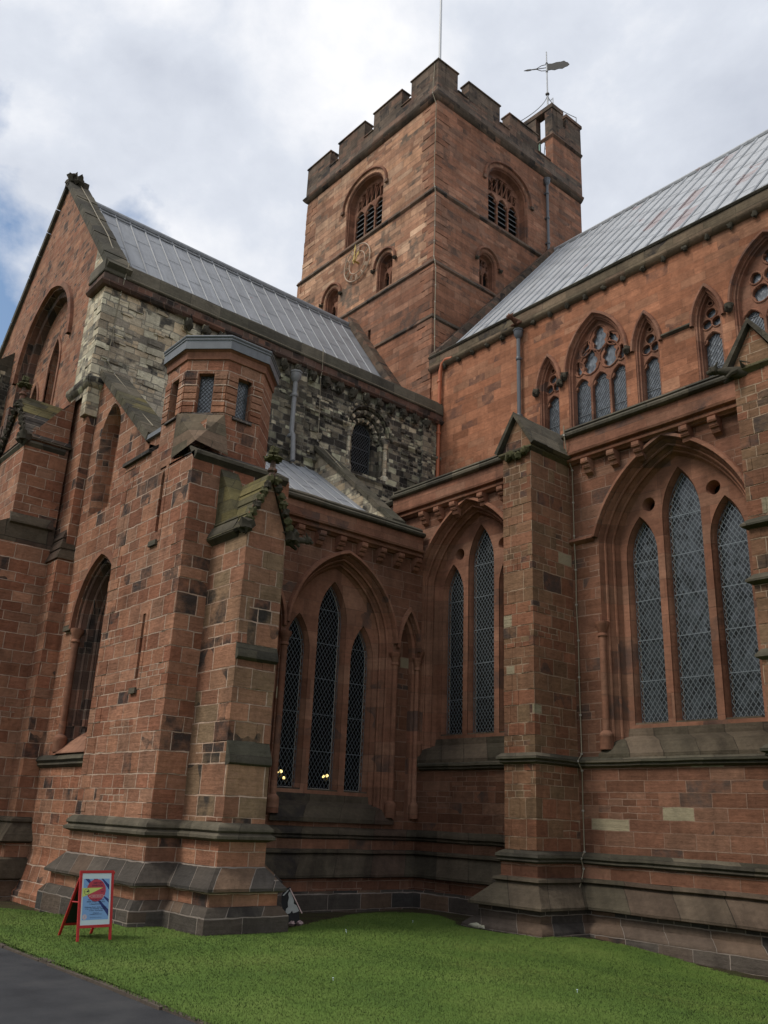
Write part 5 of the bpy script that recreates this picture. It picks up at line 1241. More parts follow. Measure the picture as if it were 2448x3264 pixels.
# the vane points along a line a little north of east
dv = Vector((0.80, 0.60, 0)).normalized()
def VP(f, z, o=0.0): return (wx+dv.x*f*0.62-dv.y*o, wy+dv.y*f*0.62+dv.x*o, 43.93+(z-43.93)*0.8)
mb = MB(); out_ = [(0.05, 43.62), (0.05, 44.25), (0.5, 44.2), (0.9, 44.28), (1.3, 44.27), (1.62, 44.32), (1.78, 44.18), (1.95, 44.12), (2.1, 43.92), (1.9, 43.78), (1.7, 43.74), (1.45, 43.62), (1.1, 43.66), (0.7, 43.58), (0.4, 43.66)]
mb.extrude([VP(f, z, -0.02) for f, z in out_], Vector(VP(0, 0, 0.02))-Vector(VP(0, 0, -0.02)), M_VANE); mb.build('banner', t)
mb = MB()
mb.tube([VP(0, 44.2), VP(-0.5, 44.15), VP(-0.95, 43.93), VP(-1.9, 43.9)], 0.022, M_VANE, 5); mb.tube([VP(0, 43.62), VP(-0.5, 43.66), VP(-0.95, 43.87), VP(-1.9, 43.9)], 0.022, M_VANE, 5); mb.tube([VP(0, 43.9), VP(-2.1, 43.9)], 0.025, M_VANE, 5)
mb.extrude([VP(-1.45, 43.96, -0.015), VP(-1.8, 43.98, -0.015), VP(-2.15, 43.9, -0.015), VP(-1.8, 43.82, -0.015), VP(-1.45, 43.84, -0.015)], Vector(VP(0, 0, 0.03))-Vector(VP(0, 0, 0)), M_VANE); mb.build('pointer', t)
mb = MB()
for z in (43.6, 44.24): mb.lathe((wx, wy, z-0.04), [(0.04, 0), (0.075, 0.03), (0.04, 0.08)], M_VANE, 8)
mb.build('bearing', t)
# clock
cx_, cz_, cr_ = -29.55, 27.78, 1.0
t = thing('clock', 'skeleton clock with cream numerals and two gilded hands on the tower wall', 'clock', (cx_, TY0-0.05, cz_))
FK = lambda u, v, d: (cx_+u, TY0-0.10+d, cz_+v)
for nm, R, r in (('outer_ring', cr_, 0.032), ('inner_ring', 0.60, 0.026)):
    mb = MB(); mb.tube([FK(R*cos(2*pi*i/48), R*sin(2*pi*i/48), 0) for i in range(48)], r, M_CLOCK, 6, closed=True); mb.build(nm, t)
def strokes(R):
    """Roman numeral as strokes in a -1..1 wide, 0..1 high box"""
    o = []; x = 0
    for ch in R:
        if ch == 'I': o.append(((x+0.05, 0), (x+0.05, 1))); x += 0.2
        elif ch == 'V': o += [((x, 1), (x+0.22, 0)), ((x+0.44, 1), (x+0.22, 0))]; x += 0.54
        else: o += [((x, 1), (x+0.44, 0)), ((x+0.44, 1), (x, 0))]; x += 0.54
    return o, x-0.1
for i, R in enumerate(['XII', 'I', 'II', 'III', 'IIII', 'V', 'VI', 'VII', 'VIII', 'IX', 'X', 'XI']):
    S, wd = strokes(R); th = pi/2-i*pi/6; mb = MB(); sc = 0.27
    for (a, b) in S:
        pts = []
        for (x, y) in (a, b):
            rx = (x-wd/2)*sc*0.9; ry = 0.665+y*sc
            ux, uz = cos(th), sin(th); pts.append(FK(ux*ry+uz*rx, uz*ry-ux*rx, 0))
        mb.tube(pts, 0.021, M_CLOCK, 4)
    mb.build('numeral', t)
for nm, ang, ln_, wd in (('hour_hand', 33, 0.55, 0.055), ('minute_hand', 30-6*4.2, 0.92, 0.04)):
    th = radians(90-ang); mb = MB(); c, s = cos(th), sin(th)
    prof = [(-0.14, 0.03), (0, 0.05), (ln_*0.55, 0.028), (ln_*0.68, wd*1.6), (ln_*0.8, wd*1.1), (ln_*0.88, wd*0.5), (ln_, 0.006)]
    pts = [(f*c-w_*s, f*s+w_*c) for f, w_ in prof]+[(f*c+w_*s, f*s-w_*c) for f, w_ in prof[::-1]]
    d0 = -0.16 if nm == 'hour_hand' else -0.22
    mb.extrude([FK(u, v, d0) for u, v in pts], (0, 0.02, 0), M_GOLD); mb.build(nm, t)
mb = MB(); mb.tube([FK(0, 0, 0.12), FK(0, 0, -0.26)], 0.05, M_GOLD, 10); mb.build('arbor', t)
mb = MB()
for i in range(8): a = i*pi/4+0.2; mb.tube([FK(cr_*cos(a), cr_*sin(a), 0), FK(cr_*cos(a), cr_*sin(a), 0.12)], 0.015, M_IRONP, 5)
mb.build('bracket', t)

def pipe(name, label, x, y, z0, z1, r, m, outdir, top='hopper', extra=None, brk=3):
    t = thing(name, label, 'drainpipe', (x, y, z0))
    mb = MB(); path = [(x, y, z1)]+(extra or [])+([(x, y, z0)] if not extra else [])
    mb.tube(path, r, m, 9); mb.build('pipe', t)
    if top == 'hopper':
        q = MB(); q.lathe((x, y, z1), [(r*1.1, -0.04), (r*1.4, 0.0), (r*2.2, 0.10), (r*2.3, 0.28), (r*2.6, 0.30), (r*2.6, 0.35)], m, 8); q.build('hopper', t)
    for k in range(brk):
        z = z0+(z1-z0)*(k+0.6)/brk
        q = MB(); q.lathe((x, y, z), [(r*1.3, 0), (r*1.45, 0.03), (r*1.45, 0.09), (r*1.3, 0.12)], m, 9)
        dx, dy = outdir; q.box((x-0.10 if dy else x-0.02, y-0.02 if dy else y-0.10, z+0.02), (x+0.10 if dy else x+0.12*(-dx), y+0.08 if dy else y+0.10, z+0.10), m); q.build('bracket', t)
    return t
t = thing('drainpipe', 'orange painted drainpipe with a bent top at the foot of the tower', 'drainpipe', (-23.45, YC-0.14, 12.2))
mb = MB(); mb.tube([(-22.75, YC-0.12, 19.78), (-23.1, YC-0.14, 19.85), (-23.32, YC-0.14, 19.72), (-23.42, YC-0.14, 19.4), (-23.45, YC-0.14, 17.6), (-23.45, YC-0.14, 12.2)], 0.075, M_ORANGE, 10); mb.build('pipe', t)
for z in (18.9, 16.6, 14.2):
    q = MB(); q.lathe((-23.45, YC-0.14, z), [(0.09, 0), (0.105, 0.03), (0.105, 0.09), (0.09, 0.12)], M_ORANGE, 9); q.build('socket', t)
pipe('drainpipe', 'grey drainpipe below the gargoyle on the clerestory wall', -19.2, YC-0.16, 12.2, 19.2, 0.075, M_IRONP, (0, -1), 'hopper', None, 3)
pipe('drainpipe', 'grey drainpipe high on the right hand face of the tower', TX1+0.14, 30.2, 29.0, 33.6, 0.075, M_IRONP, (1, 0), 'hopper', None, 3)
pipe('drainpipe', 'old pale lead drainpipe with a square hopper on the dark Norman wall', XT+0.30, 15.15, 13.2, 16.25, 0.085, M_LEADP, (1, 0), 'hopper', [(XT+0.30, 15.15, 14.35), (XT+0.42, 15.15, 14.15), (XT+0.52, 15.15, 13.2)], 2)
pipe('drainpipe', 'short grey lead spout in the corner above the chapel parapet', -19.55, YA-0.12, 9.9, 10.62, 0.06, M_LEADP, (0, -1), None, None, 1)

def cable(label, pts, r=0.013, clips=True):
    c = thing('cable', label, 'cable', pts[-1])
    mb = MB(); P_ = []
    for i in range(len(pts)-1):
        a, b = Vector(pts[i]), Vector(pts[i+1]); n = max(1, int((b-a).length/0.8))
        for k in range(n): P_.append(a.lerp(b, k/n)+Vector((random.uniform(-1, 1), random.uniform(-1, 1), 0))*0.012)
    P_.append(Vector(pts[-1])); mb.tube(P_, r, M_CABLE, 5)
    if clips:
        for p in P_[1:-1]: mb.box((p.x-0.02, p.y-0.02, p.z-0.02), (p.x+0.02, p.y+0.02, p.z+0.02), M_PUTTY)
    mb.build('conductor', c)
cable('pale lightning cable running down the corner between aisle wall and the gabled buttress', [(-13.1, YA-0.36, 11.86), (-13.12, YA-0.34, 11.6), (-13.15, YA-0.22, 11.1), (-13.1, YA-0.06, 10.7), (-13.12, YA-0.04, 3.62), (-13.1, YA-0.2, 3.45), (-13.12, YA-0.04, 3.25), (-13.12, YA-0.05, 1.5), (-13.1, YA-0.2, 1.36), (-13.1, YA-0.10, 1.15), (-13.08, YA-0.24, 0.9), (-13.02, YA-0.62, 0.44), (-12.98, YA-0.46, 0.3), (-13.0, YA-0.72, -0.05)], 0.015)
cable('cream lightning cable hanging down the near corner of the tower', [(TX1-0.1, TY0-0.14, 36.3), (TX1-0.06, TY0-0.28, 34.4), (TX1-0.05, TY0-0.03, 33.9), (TX1-0.05, TY0-0.03, 29.3), (TX1+0.1, TY0-0.12, 29.0), (TX1+0.05, TY0-0.03, 28.6), (TX1+0.05, TY0-0.03, 25.4), (TX1+0.17, TY0-0.1, 25.1), (TX1+0.2, TY0-0.04, 24.7), (TX1+0.3, TY0-0.08, 20.4)], 0.02)
cable('white lightning cable crossing the Norman wall and the sloping chapel coping', [(XT+0.2, 16.3, 18.0), (XT+0.2, 16.3, 17.1), (XT+0.12, 16.32, 16.9), (XT+0.1, 16.4, 14.45), (XT+0.3, 16.5, 14.15), (-21.6, 16.55, 12.62), (-19.4, 16.6, 10.75)], 0.016)
cable('white lightning cable running down the steep coping of the transept gable', [(-28.7, YT+0.3, 24.0), (-26.6, YT+0.3, 21.65), (-24.9, YT+0.3, 19.75), (-23.65, YT+0.3, 18.15)], 0.016)
cable('white lightning cable from the transept corner down the yellowed chapel coping', [(XT+0.2, YT+0.55, 18.0), (XT+0.2, YT+0.5, 17.4), (XT+0.05, YT+0.5, 16.9), (XT+0.05, YT+0.42, 14.6), (XT+0.15, YS+0.3, 14.2), (-22.2, YS+0.35, 13.22), (-21.0, YS+0.2, 12.2), (-20.0, YS+0.25, 11.4)], 0.016)
t = cable('thin white cable laid along the transept parapet under its coping', [(XT+0.24, YT+0.7, 17.46), (XT+0.24, 14.0, 17.47), (XT+0.24, 21.9, 17.46)], 0.014, False)

# lamps seen inside the chapel, behind the leaded lights
def emis(name, col, s):
    m, nt, b = newmat(name); b.inputs['Base Color'].default_value = (*col, 1); b.inputs['Emission Color'].default_value = (*col, 1); b.inputs['Emission Strength'].default_value = s; return m
M_BULB = emis('lit_bulb', (1.0, 0.70, 0.28), 4.0)
for i, ((x, y, z), lb) in enumerate((((-21.6, 14.62, 3.14), 'lit lamp behind the left light of the chapel window, close to the buttress'), ((-21.6, 14.86, 3.0), 'smaller lit lamp low behind the left light of the chapel window'), ((-21.6, 16.25, 3.12), 'lit lamp behind the middle light of the chapel window'))):
    t = thing('lamp', lb, 'lamp', (x, y, z), 'lamps inside the chapel')
    mb = MB(); mb.blob((x, y-0.07, z), 0.045, M_BULB, i, (1, 0.8, 0.9), 0.1, 6); mb.build('bulb', t)
    if i != 1: mb = MB(); mb.blob((x, y+0.06, z+0.03), 0.05, M_BULB, i+4, (1, 0.8, 0.9), 0.1, 6); mb.build('bulb', t)
    mb = MB(); mb.tube([(x, y-0.08, z-0.06), (x, y, z-0.14), (x, y+0.08, z-0.05)], 0.012, M_GOLD, 5); mb.tube([(x, y, z-0.14), (x, y, z+1.6)], 0.01, M_VANE, 5); mb.build('arm', t)

# ================================================================== GROUND
def sstep(a, b, x): q = min(1, max(0, (x-a)/(b-a))); return q*q*(3-2*q)
def gh(x, y): return -0.26*sstep(-13.6, -8.5, x)*sstep(9, 15, y)-0.14*sstep(-16.5, -22, x)*sstep(5.5, 7.5, y)-0.06*sstep(10, 16, y)+0.012*sin(x*1.3+y*0.7)+0.01*sin(y*2.1-x*0.6)
LB = [(-60, 7.3), (-24, 6.9), (-21.2, 7.3), (-20.3, 7.78), (-16.12, 7.80), (-15.95, 8.5), (-14.5, 8.5), (-14.5, 10.0), (-14.9, 10.6), (-15.3, 11.3), (-16.0, 12.2), (-16.8, 13.6), (-17.2, 15.0), (-16.9, 15.6), (-16.2, 15.8), (-15.3, 15.3), (-14.7, 14.75), (-14.1, 14.55), (-13.4, 14.55), (-12.5, 14.95), (-12.35, 15.9), (-11.4, 16.4), (-10.3, 16.3), (-9.2, 15.95), (-8.2, 15.75), (-7.0, 15.8), (30, 16.2)]
PE = 5.30
def lawn_top(x):
    for (a, b) in zip(LB[:-1], LB[1:]):
        if a[0] != b[0] and min(a[0], b[0]) <= x <= max(a[0], b[0]): return a[1]+(b[1]-a[1])*(x-a[0])/(b[0]-a[0])
    return 16
def pip(x, y):
    poly = LB+[(30, PE), (-60, PE)]; c = False; j = len(poly)-1
    for i in range(len(poly)):
        xi, yi = poly[i]; xj, yj = poly[j]
        if (yi > y) != (yj > y) and x < (xj-xi)*(y-yi)/(yj-yi)+xi: c = not c
        j = i
    return c
xs = [-400, -200, -100, -60, -45]+[-40+0.5*i for i in range(0, 101)]+[20, 40, 100, 200, 400]
ys = [-400, -150, -50, -20, -8]+[-4+0.5*i for i in range(0, 45)]+[30, 60, 120, 250, 500]
def grid(xs, ys, f, m, name, keep=None):
    vs = [(x, y, f(x, y)) for y in ys for x in xs]; n = len(xs); fs = []
    for j in range(len(ys)-1):
        for i in range(n-1):
            if keep and not keep((xs[i]+xs[i+1])/2, (ys[j]+ys[j+1])/2): continue
            fs.append((j*n+i, j*n+i+1, (j+1)*n+i+1, (j+1)*n+i))
    me = bpy.data.meshes.new(name); me.from_pydata(vs, [], fs); me.materials.append(m); me.polygons.foreach_set('use_smooth', [True]*len(fs)); me.update()
    o = bpy.data.objects.new(name, me); COL.objects.link(o); return o
rs = random.Random(2)
o = grid(xs, ys, lambda x, y: (gh(x, y) if -60 < x < 30 and -5 < y < 20 else 0)-(0.05 if y > PE else 0.09)+0.012*sin(x*9.1)*sin(y*7.7), M_SOIL, 'ground'); tag(o, kind='structure')
lx = [-60, -50, -45]+[-40+0.125*i for i in range(0, 377)]+[8, 9, 12, 20, 30]; ly = [PE+0.06+0.125*i for i in range(0, 90)]
o = grid(lx, ly, gh, M_LAWN, 'lawn', keep=pip); tag(o, kind='structure')
mb = MB(); mb.add([(-80, -3.2, -0.045), (40, -3.2, -0.045), (40, PE, -0.045), (-80, PE, -0.045)], [(0, 1, 2, 3)], M_TAR); o = mb.build('path'); tag(o, kind='structure')
lx2 = [-80, 40]; mb = MB(); mb.add([(-80, -40, -0.03), (40, -40, -0.03), (40, -3.2, -0.03), (-80, -3.2, -0.03)], [(0, 1, 2, 3)], M_LAWN); o = mb.build('far_lawn'); tag(o, kind='structure')
mb = MB(); x = -40.0; rk = random.Random(9)
while x < 2:
    l = rk.uniform(0.35, 0.95); t_ = rk.uniform(-0.012, 0.012); wdt = rk.uniform(0.06, 0.10); y0 = PE-0.02+rk.uniform(-0.015, 0.015)
    tl = rk.uniform(-0.012, 0.012)
    mb.extrude([(x, y0, -0.12), (x+l-0.012, y0+tl, -0.12), (x+l-0.012, y0+tl, -0.012+t_), (x, y0, -0.008+t_)], (0, wdt, 0), M_KERB); x += l
o = mb.build('kerb'); tag(o, kind='structure')
# grass blades
rng = np.random.default_rng(4)
pts = []
NB = 230000
while len(pts) < NB:
    # denser towards the camera
    X = rng.uniform(-26, 0.5, 60000); Y = rng.uniform(PE-0.03, 16.4, 60000)
    D = np.hypot(X, Y); k = rng.uniform(0, 1, 60000) < np.clip((8.5/D)**1.3, 0.12, 1)
    ang = np.degrees(np.arctan2(-X, Y)); k &= (ang > 18) & (ang < 80)
    for x, y in zip(X[k], Y[k]):
        edge = rng.normal(0, 0.05)
        if y < 7 and y > PE-0.02 and x > -60 or pip(x, y+edge): pts.append((x, y))
pts = np.array(pts[:NB]); n = len(pts)
hz = np.array([gh(x, y) for x, y in pts])
ht = rng.uniform(0.010, 0.026, n)*(1+0.5*(np.abs(pts[:, 1]-PE) < 0.12)); a = rng.uniform(0, 2*np.pi, n); wd = rng.uniform(0.0025, 0.005, n)*(np.hypot(pts[:, 0], pts[:, 1])/9.0).clip(1, 1.8)
lean = rng.normal(0, 0.010, (n, 2))
V = np.zeros((n, 3, 3), np.float32)
V[:, 0, 0] = pts[:, 0]-np.cos(a)*wd; V[:, 0, 1] = pts[:, 1]-np.sin(a)*wd; V[:, 0, 2] = hz-0.004
V[:, 1, 0] = pts[:, 0]+np.cos(a)*wd; V[:, 1, 1] = pts[:, 1]+np.sin(a)*wd; V[:, 1, 2] = hz-0.004
V[:, 2, :2] = pts+lean; V[:, 2, 2] = hz+ht
me = bpy.data.meshes.new('grass'); me.vertices.add(3*n); me.vertices.foreach_set('co', V.ravel())
me.loops.add(3*n); me.loops.foreach_set('vertex_index', np.arange(3*n, dtype=np.int32)); me.polygons.add(n); me.polygons.foreach_set('loop_start', np.arange(0, 3*n, 3, dtype=np.int32))
me.materials.append(M_GRASS); me.update(calc_edges=True)
o = bpy.data.objects.new('grass', me); COL.objects.link(o); tag(o, 'short mown green grass covering the lawn', 'grass', kind='stuff')

rd = random.Random(8)
for i, (x, y, lb) in enumerate(((-14.1, 11.3, 'white daisy in the lawn near the torn board'), (-13.9, 11.15, 'white daisy just left of its twin near the torn board'), (-15.1, 13.9, 'white daisy far back in the lawn near the dark corner'), (-10.2, 8.0, 'white daisy alone in the middle of the lawn'), (-8.1, 10.4, 'white daisy alone on the right of the lawn'))):
    q = MB(); z = gh(x, y)+0.03; q.lathe((x, y, z), [(0.004, -0.03), (0.004, 0), (0.013, 0.004), (0.012, 0.008), (0.005, 0.010)], M_PAPER, 9); o = q.build('daisy'); tag(o, lb, 'flower', 'daisies in the lawn')

# ================================================================== SMALL THINGS ON THE GROUND
SB = thing('sandwich_board', 'red framed folding sign board with a blue exhibition poster on the grass', 'sign board', (-15.05, 6.66, 0.0))
fA, fB = Vector((-14.76, 6.40, 0)), Vector((-14.80, 7.0, 0))
ux = (fB-fA).normalized(); W_ = (fB-fA).length; nx = Vector((ux.y, -ux.x, 0)); tilt = -nx*0.20+Vector((0, 0, 1.03)); HT = tilt.length; tz = tilt/HT; fn = ux.cross(tz).normalized()
if fn.x < 0: fn = -fn
z00 = gh(fA.x, fA.y)
def SP(u, v, d): p = fA+ux*u+tz*v+fn*d; return (p.x, p.y, p.z+z00)
def sbox(mb, u0, u1, v0, v1, d0, d1, m, S=None):
    S = S or SP
    mb.extrude([S(u0, v0, d0), S(u1, v0, d0), S(u1, v1, d0), S(u0, v1, d0)], Vector(S(0, 0, d1))-Vector(S(0, 0, d0)), m)
fr = MB(); t_ = 0.042; b0 = 0.19
sbox(fr, 0, t_, b0-0.0, HT, -0.012, 0.014, M_RED); sbox(fr, W_-t_, W_, b0, HT, -0.012, 0.014, M_RED); sbox(fr, t_, W_-t_, HT-t_, HT, -0.011, 0.013, M_RED); sbox(fr, t_, W_-t_, b0, b0+t_, -0.011, 0.013, M_RED); fr.build('front_frame', SB)
for u in (0.0, W_-t_): l = MB(); sbox(l, u+0.001, u+t_-0.001, 0, b0, -0.011, 0.013, M_RED); l.build('leg', SB)
pb = MB(); sbox(pb, t_, W_-t_, b0+t_, HT-t_, -0.006, 0.004, M_PAPER); pap = pb.build('poster', SB)
PU0, PU1, PV0, PV1 = t_+0.028, W_-t_-0.028, b0+t_+0.075, HT-t_-0.085
PW, PH = PU1-PU0, PV1-PV0
def PP(x, y, d): return SP(PU0+x*PW, PV0+y*PH, d)          # x,y in 0..1 of the printed field, y up
def pflat(poly, d, m, name):
    q = MB(); q.panel(lambda u, v, dd: PP(u, v, dd), poly, [], d, m); return q.build(name, pap)
pflat([(0, 0), (1, 0), (1, 1), (0, 1)], 0.0052, M_PBLUE, 'printed_field')
A_ = PW/PH
for poly in ([(0.05, 1), (0.2, 1), (0.29, 0.92), (0.22, 0.885)], [(0.37, 1), (0.53, 1), (0.60, 0.955), (0.42, 0.965)], [(0.68, 1), (0.74, 1), (1, 0.84), (1, 0.715)], [(0.78, 0.585), (1, 0.49), (1, 0.40), (0.80, 0.53)], [(0.58, 0.455), (0.66, 0.46), (1, 0.23), (1, 0.07)], [(0.07, 0.885), (0.15, 0.825), (0.17, 0.80)]):
    pflat(poly, 0.0056, M_PNAVY, 'printed_stripe')
cc = (0.50, 0.715); cr2 = 0.365
pflat([(cc[0]+cr2*cos(a), cc[1]+cr2*A_*sin(a)) for a in np.linspace(0, 2*pi, 41)[:-1]], 0.0060, M_PRED, 'printed_disc')
pflat([(-0.03, 0.775), (0.76, 0.78), (0.16, 0.60), (-0.03, 0.555)], 0.0064, M_PYEL, 'printed_wedge')
def ringp(cx, cy, r, w_, d, m, nm):
    q = MB(); n = 24; o_ = [(cx+r*cos(2*pi*i/n), cy+r*A_*sin(2*pi*i/n)) for i in range(n)]; i_ = [(cx+(r-w_)*cos(2*pi*i/n), cy+(r-w_)*A_*sin(2*pi*i/n)) for i in range(n)]
    q.panel(lambda u, v, dd: PP(u, v, dd), o_, [i_], d, m); return q.build(nm, pap)
ringp(0.135, 0.685, 0.10, 0.012, 0.0068, M_PINK, 'printed_emblem')
q = MB()
for poly in ([(0.045, 0.69), (0.12, 0.683), (0.12, 0.675), (0.045, 0.68)], [(0.12, 0.685), (0.19, 0.725), (0.225, 0.70), (0.20, 0.675), (0.14, 0.67)]): q.panel(lambda u, v, dd: PP(u, v, dd), poly, [], 0.0068, M_PINK)
q.build('printed_emblem', pap)
ringp(0.10, 0.075, 0.085, 0.02, 0.0060, M_PALEINK, 'printed_seal'); ringp(0.10, 0.075, 0.055, 0.03, 0.0060, M_PALEINK, 'printed_seal')
for sx in (0.26, 0.79): pflat([(sx+(0.028 if i % 2 == 0 else 0.012)*cos(pi/2+i*pi/5), 0.572+(0.028 if i % 2 == 0 else 0.012)*A_*sin(pi/2+i*pi/5)) for i in range(10)], 0.0068, M_PALEINK, 'printed_star')
q = MB(); q.panel(lambda u, v, dd: PP(u, v, dd), [(0.30, 0.535), (0.76, 0.54), (0.76, 0.61), (0.30, 0.605)], [[(0.308, 0.541), (0.752, 0.546), (0.752, 0.604), (0.308, 0.599)]], 0.0066, M_PALEINK); q.build('printed_box', pap)
def text(s, x, y, h, m, d=0.0072, maxw=None):
    c = bpy.data.curves.new('txt', 'FONT'); c.body = s; c.align_x = 'CENTER'; c.align_y = 'CENTER'; c.size = 1.0; c.resolution_u = 3; c.offset = 0.012
    o = bpy.data.objects.new('txt', c); COL.objects.link(o); bpy.context.view_layer.update()
    dg = bpy.context.evaluated_depsgraph_get(); me0 = o.evaluated_get(dg).to_mesh()
    vs = [tuple(v.co) for v in me0.vertices]; fs = [tuple(p.vertices) for p in me0.polygons]
    o.evaluated_get(dg).to_mesh_clear(); COL.objects.unlink(o); bpy.data.objects.remove(o)
    if not vs: return
    wv = max(v[0] for v in vs)-min(v[0] for v in vs); k = h*PH*1.35; kx = k
    if maxw and wv*k > maxw*PW: kx = maxw*PW/wv
    q = MB(); q.add([PP(x+v[0]*kx/PW, y+v[1]*k/PH, d) for v in vs], fs, m); q.build('lettering', pap)
text('ABBEY ART', 0.55, 0.895, 0.040, M_PINK, maxw=0.36); text('EXHIBITION', 0.53, 0.83, 0.042, M_PINK, maxw=0.46)
text('2017', 0.74, 0.68, 0.036, M_PINK, maxw=0.17); text('NEW VENUE!', 0.53, 0.571, 0.034, M_PALEINK, maxw=0.42)
text('THE OLD FIRE STATION', 0.5, 0.485, 0.036, M_PINK, maxw=0.62); text('PETER STREET CARLISLE', 0.5, 0.435, 0.036, M_PINK, maxw=0.68)
text('f  /AbbeyArtExhib', 0.46, 0.38, 0.032, M_PINK, maxw=0.5)
text('Wednesday 26 July - Sunday 6 August', 0.5, 0.305, 0.030, M_PINK, maxw=0.92); text('11 am - 5 pm Weekdays - Saturdays', 0.5, 0.265, 0.030, M_PINK, maxw=0.82); text('12 noon - 4 pm Sundays', 0.52, 0.225, 0.030, M_PINK, maxw=0.58)
text('Admission £1', 0.52, 0.165, 0.024, M_PINK, maxw=0.26); text('Accompanied children free', 0.52, 0.135, 0.024, M_PINK, maxw=0.46)
text('Exhibition of paintings and crafts by local artists', 0.52, 0.055, 0.013, M_PINK, maxw=0.56)
# rear leaf
bA = Vector((-15.56, 6.42, 0)); hA = fA+tz*HT
tb_ = Vector((hA.x+0.0, hA.y, hA.z-0.02))-fn*0.02-bA; tb_ = Vector((tb_.x, 0, tb_.z)); HB = tb_.length; tb_.normalize(); fnb = ux.cross(tb_).normalized()
def BP(u, v, d): p = bA+ux*u+tb_*v+fnb*d; return (p.x, p.y, p.z+z00)
fr = MB()
for (u0, u1, v0, v1) in ((0, t_, b0, HB), (W_-t_, W_, b0, HB), (t_, W_-t_, HB-t_, HB), (t_, W_-t_, b0, b0+t_)): sbox(fr, u0, u1, v0, v1, -0.012, 0.012, M_RED, BP)
fr.build('rear_frame', SB)
for u in (0.0, W_-t_): l = MB(); sbox(l, u+0.001, u+t_-0.001, 0, b0, -0.011, 0.011, M_RED, BP); l.build('leg', SB)
fr = MB(); sbox(fr, t_, W_-t_, b0+t_, HB-t_, -0.005, 0.005, M_BOARD, BP); fr.build('rear_panel', SB)
fr = MB(); a = Vector(SP(0.02, HT*0.55, -0.02)); b = Vector(BP(0.02, HB*0.55, 0.02)); fr.tube([a, b], 0.012, M_RED, 6); a = Vector(SP(W_-0.02, HT*0.55, -0.02)); b = Vector(BP(W_-0.02, HB*0.55, 0.02)); fr.tube([a, b], 0.012, M_RED, 6); fr.build('stay', SB)
fr = MB(); sbox(fr, t_+0.001, W_-t_-0.001, b0+t_, HT-t_, -0.010, -0.007, M_BOARD); fr.build('backing_board', SB)

# broken board leaning in the corner
T0 = Vector((-15.5, 11.12, gh(-15.5, 11.12)-0.03)); TB = thing('broken_board', 'torn black and white board propped in the corner beside the buttress plinth', 'board', tuple(T0))
tu = Vector((0.55, 0.83, 0)); tn = Vector((0.83, -0.55, 0)); tw = Vector((-0.10, -0.16, 0.98))
def TP(a, b, d=0.0): p = T0+tu*a*1.0+Vector((0, 0, 1))*b+tn*d+Vector((-0.12, 0.05, 0))*b; return (p.x, p.y, p.z)
TS = 0.80
def tpoly(L_): return [(x*TS*1.15, y*TS) for x, y in L_]
blk = tpoly([(-0.22, 0.06), (0.02, 0.0), (0.12, 0.05), (0.10, 0.2), (0.08, 0.4), (-0.05, 0.7), (-0.12, 0.86), (-0.2, 0.82), (-0.30, 0.68), (-0.30, 0.5), (-0.25, 0.3)])
wht = tpoly([(-0.17, 0.24), (-0.10, 0.27), (-0.06, 0.33), (-0.04, 0.27), (0.05, 0.30), (0.09, 0.33), (0.03, 0.45), (-0.03, 0.48), (-0.03, 0.56), (-0.06, 0.64), (-0.10, 0.76), (-0.14, 0.74), (-0.16, 0.69), (-0.14, 0.62), (-0.16, 0.5), (-0.15, 0.4), (-0.19, 0.36), (-0.20, 0.3)])
q = MB(); q.extrude([TP(x, y, 0.0) for x, y in blk], tn*0.018, M_TORNB); q.build('black_sheet', TB)
q = MB(); q.extrude([TP(x, y, 0.02) for x, y in wht], tn*0.012, M_TORNW)
q.extrude([TP(x*TS*1.15, y*TS, 0.02) for x, y in ((-0.28, 0.66), (-0.25, 0.65), (-0.15, 0.78), (-0.16, 0.80))], tn*0.01, M_TORNW); q.build('white_sheet', TB)
q = MB(); q.tube([TP(-0.12, 0.66, 0.045), TP(0.0, 0.46, 0.05), TP(0.14, 0.22, 0.055)], 0.011, M_PALEINK, 6); q.build('stick', TB)
for i, (a, b, r, m, lb) in enumerate(((-0.06, 0.16, 0.055, M_PKRUB, 'pinkish lump of rubble at the foot of the torn board, nearer the lawn'), (0.10, 0.12, 0.06, M_PKRUB, 'largest pinkish lump of rubble at the foot of the torn board'), (-0.22, 0.10, 0.05, M_PALER, 'small grey lump of rubble between the torn board and the plinth'))):
    p = T0+tu*a+tn*b; q = MB(); q.blob((p.x, p.y, gh(p.x, p.y)+r*0.3), r, m, 60+i, (1.3, 1.0, 0.75), 0.3, 6); o = q.build('rubble'); tag(o, lb, 'stone')
q = MB(); p = Vector((-14.25, 14.93, gh(-14.25, 14.93)))
q.blob((p.x, p.y, p.z+0.02), 0.10, M_PALER, 70, (1.7, 0.7, 0.5), 0.25, 7); q.blob((p.x+0.2, p.y-0.03, p.z+0.015), 0.06, M_PALER, 71, (1.4, 0.9, 0.6), 0.25, 6); o = q.build('stone_fragment'); tag(o, 'pale flat broken stone lying on the soil beside the gabled buttress', 'stone')

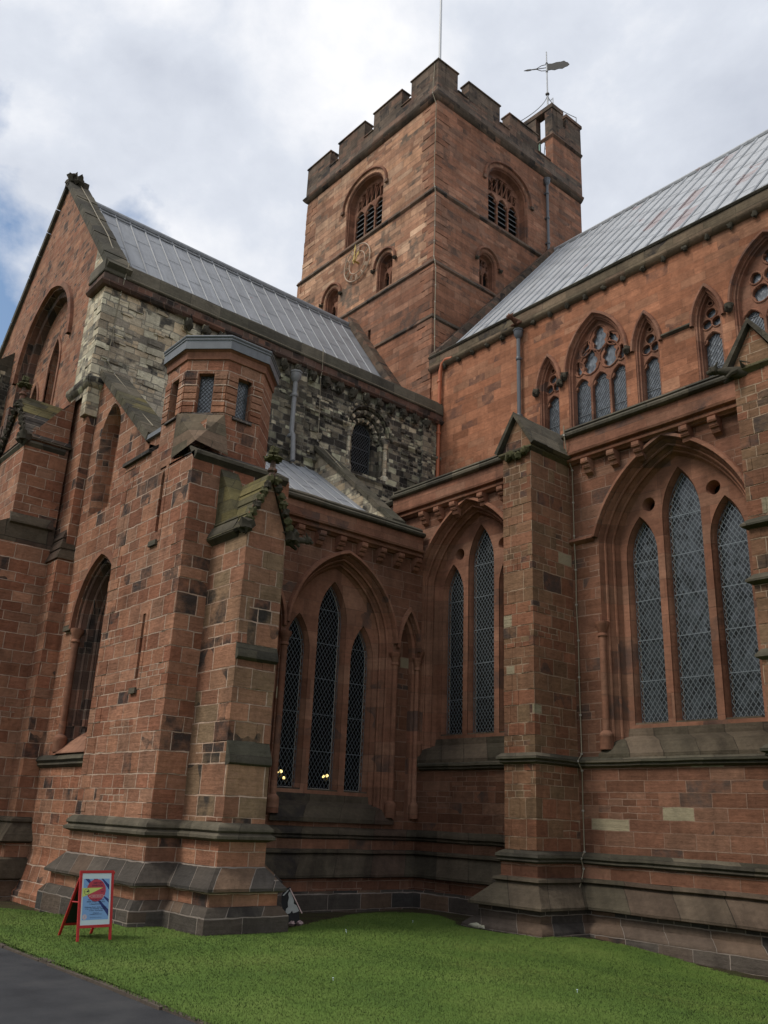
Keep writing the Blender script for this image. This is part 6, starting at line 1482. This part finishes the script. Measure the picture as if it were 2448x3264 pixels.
# trees across the close, mirrored in the aisle windows
M_LEAF = simple('tree_leaf', (0.05, 0.085, 0.025), 0.7, 0, 0.45, 1.5, 0)
M_BARK = simple('tree_bark', (0.07, 0.06, 0.05), 0.9, 0, 0.4, 6, 0.5)
def tree(x, y, H, R, seed, label):
    t = thing('tree', label, 'tree', (x, y, 0), 'trees across the close'); rg = np.random.default_rng(seed)
    mb = MB(); mb.tube([(x, y, -0.2), (x+0.1, y, H*0.25), (x-0.15, y+0.1, H*0.5), (x, y, H*0.8)], [0.4, 0.32, 0.2, 0.06], M_BARK, 8)
    for k in range(7):
        a = k*0.9; z = H*(0.3+0.07*k); mb.tube([(x, y, z), (x+R*0.4*cos(a), y+R*0.4*sin(a), z+H*0.1), (x+R*0.75*cos(a), y+R*0.75*sin(a), z+H*0.16)], [0.14, 0.09, 0.03], M_BARK, 6)
    mb.build('trunk', t)
    mb = MB(); cs = [(rg.normal(0, R*0.42), rg.normal(0, R*0.42), H*rg.uniform(0.38, 0.95), R*rg.uniform(0.25, 0.42)) for _ in range(34)]; vs = []; fs = []
    for (a, b, z, r) in cs:
        for _ in range(120):
            v = rg.normal(0, 1, 3); v /= np.linalg.norm(v)*(1/rg.uniform(0.55, 1.0)); p = np.array((x+a, y+b, z))+v*r; s = rg.uniform(0.25, 0.5); e1 = rg.normal(0, 1, 3); e1 *= s/np.linalg.norm(e1); e2 = rg.normal(0, 1, 3); e2 *= s/np.linalg.norm(e2)
            o_ = len(vs); vs += [p-e1, p+e2*0.6, p+e1, p-e2*0.6]; fs.append((o_, o_+1, o_+2, o_+3))
    mb.add(vs, fs, M_LEAF); mb.build('crown', t)
for i, (x, y, H, R, lb) in enumerate(((-49, -22, 17.0, 6.2, 'tree at the far west end of the row south of the path'), (-38, -27, 19.0, 6.6, 'tallest broad tree in the row south of the path'), (-27, -23, 17.5, 6.0, 'round tree just east of the tallest one'), (-16, -27, 18.0, 6.2, 'tree in the middle of the row south of the path'), (-5, -23, 17.0, 6.0, 'tree second from the east end of the row south of the path'), (7, -26, 18.0, 6.2, 'tree at the east end of the row south of the path'))):
    tree(x, y, H, R, 30+i, lb)
bpy.context.view_layer.update()
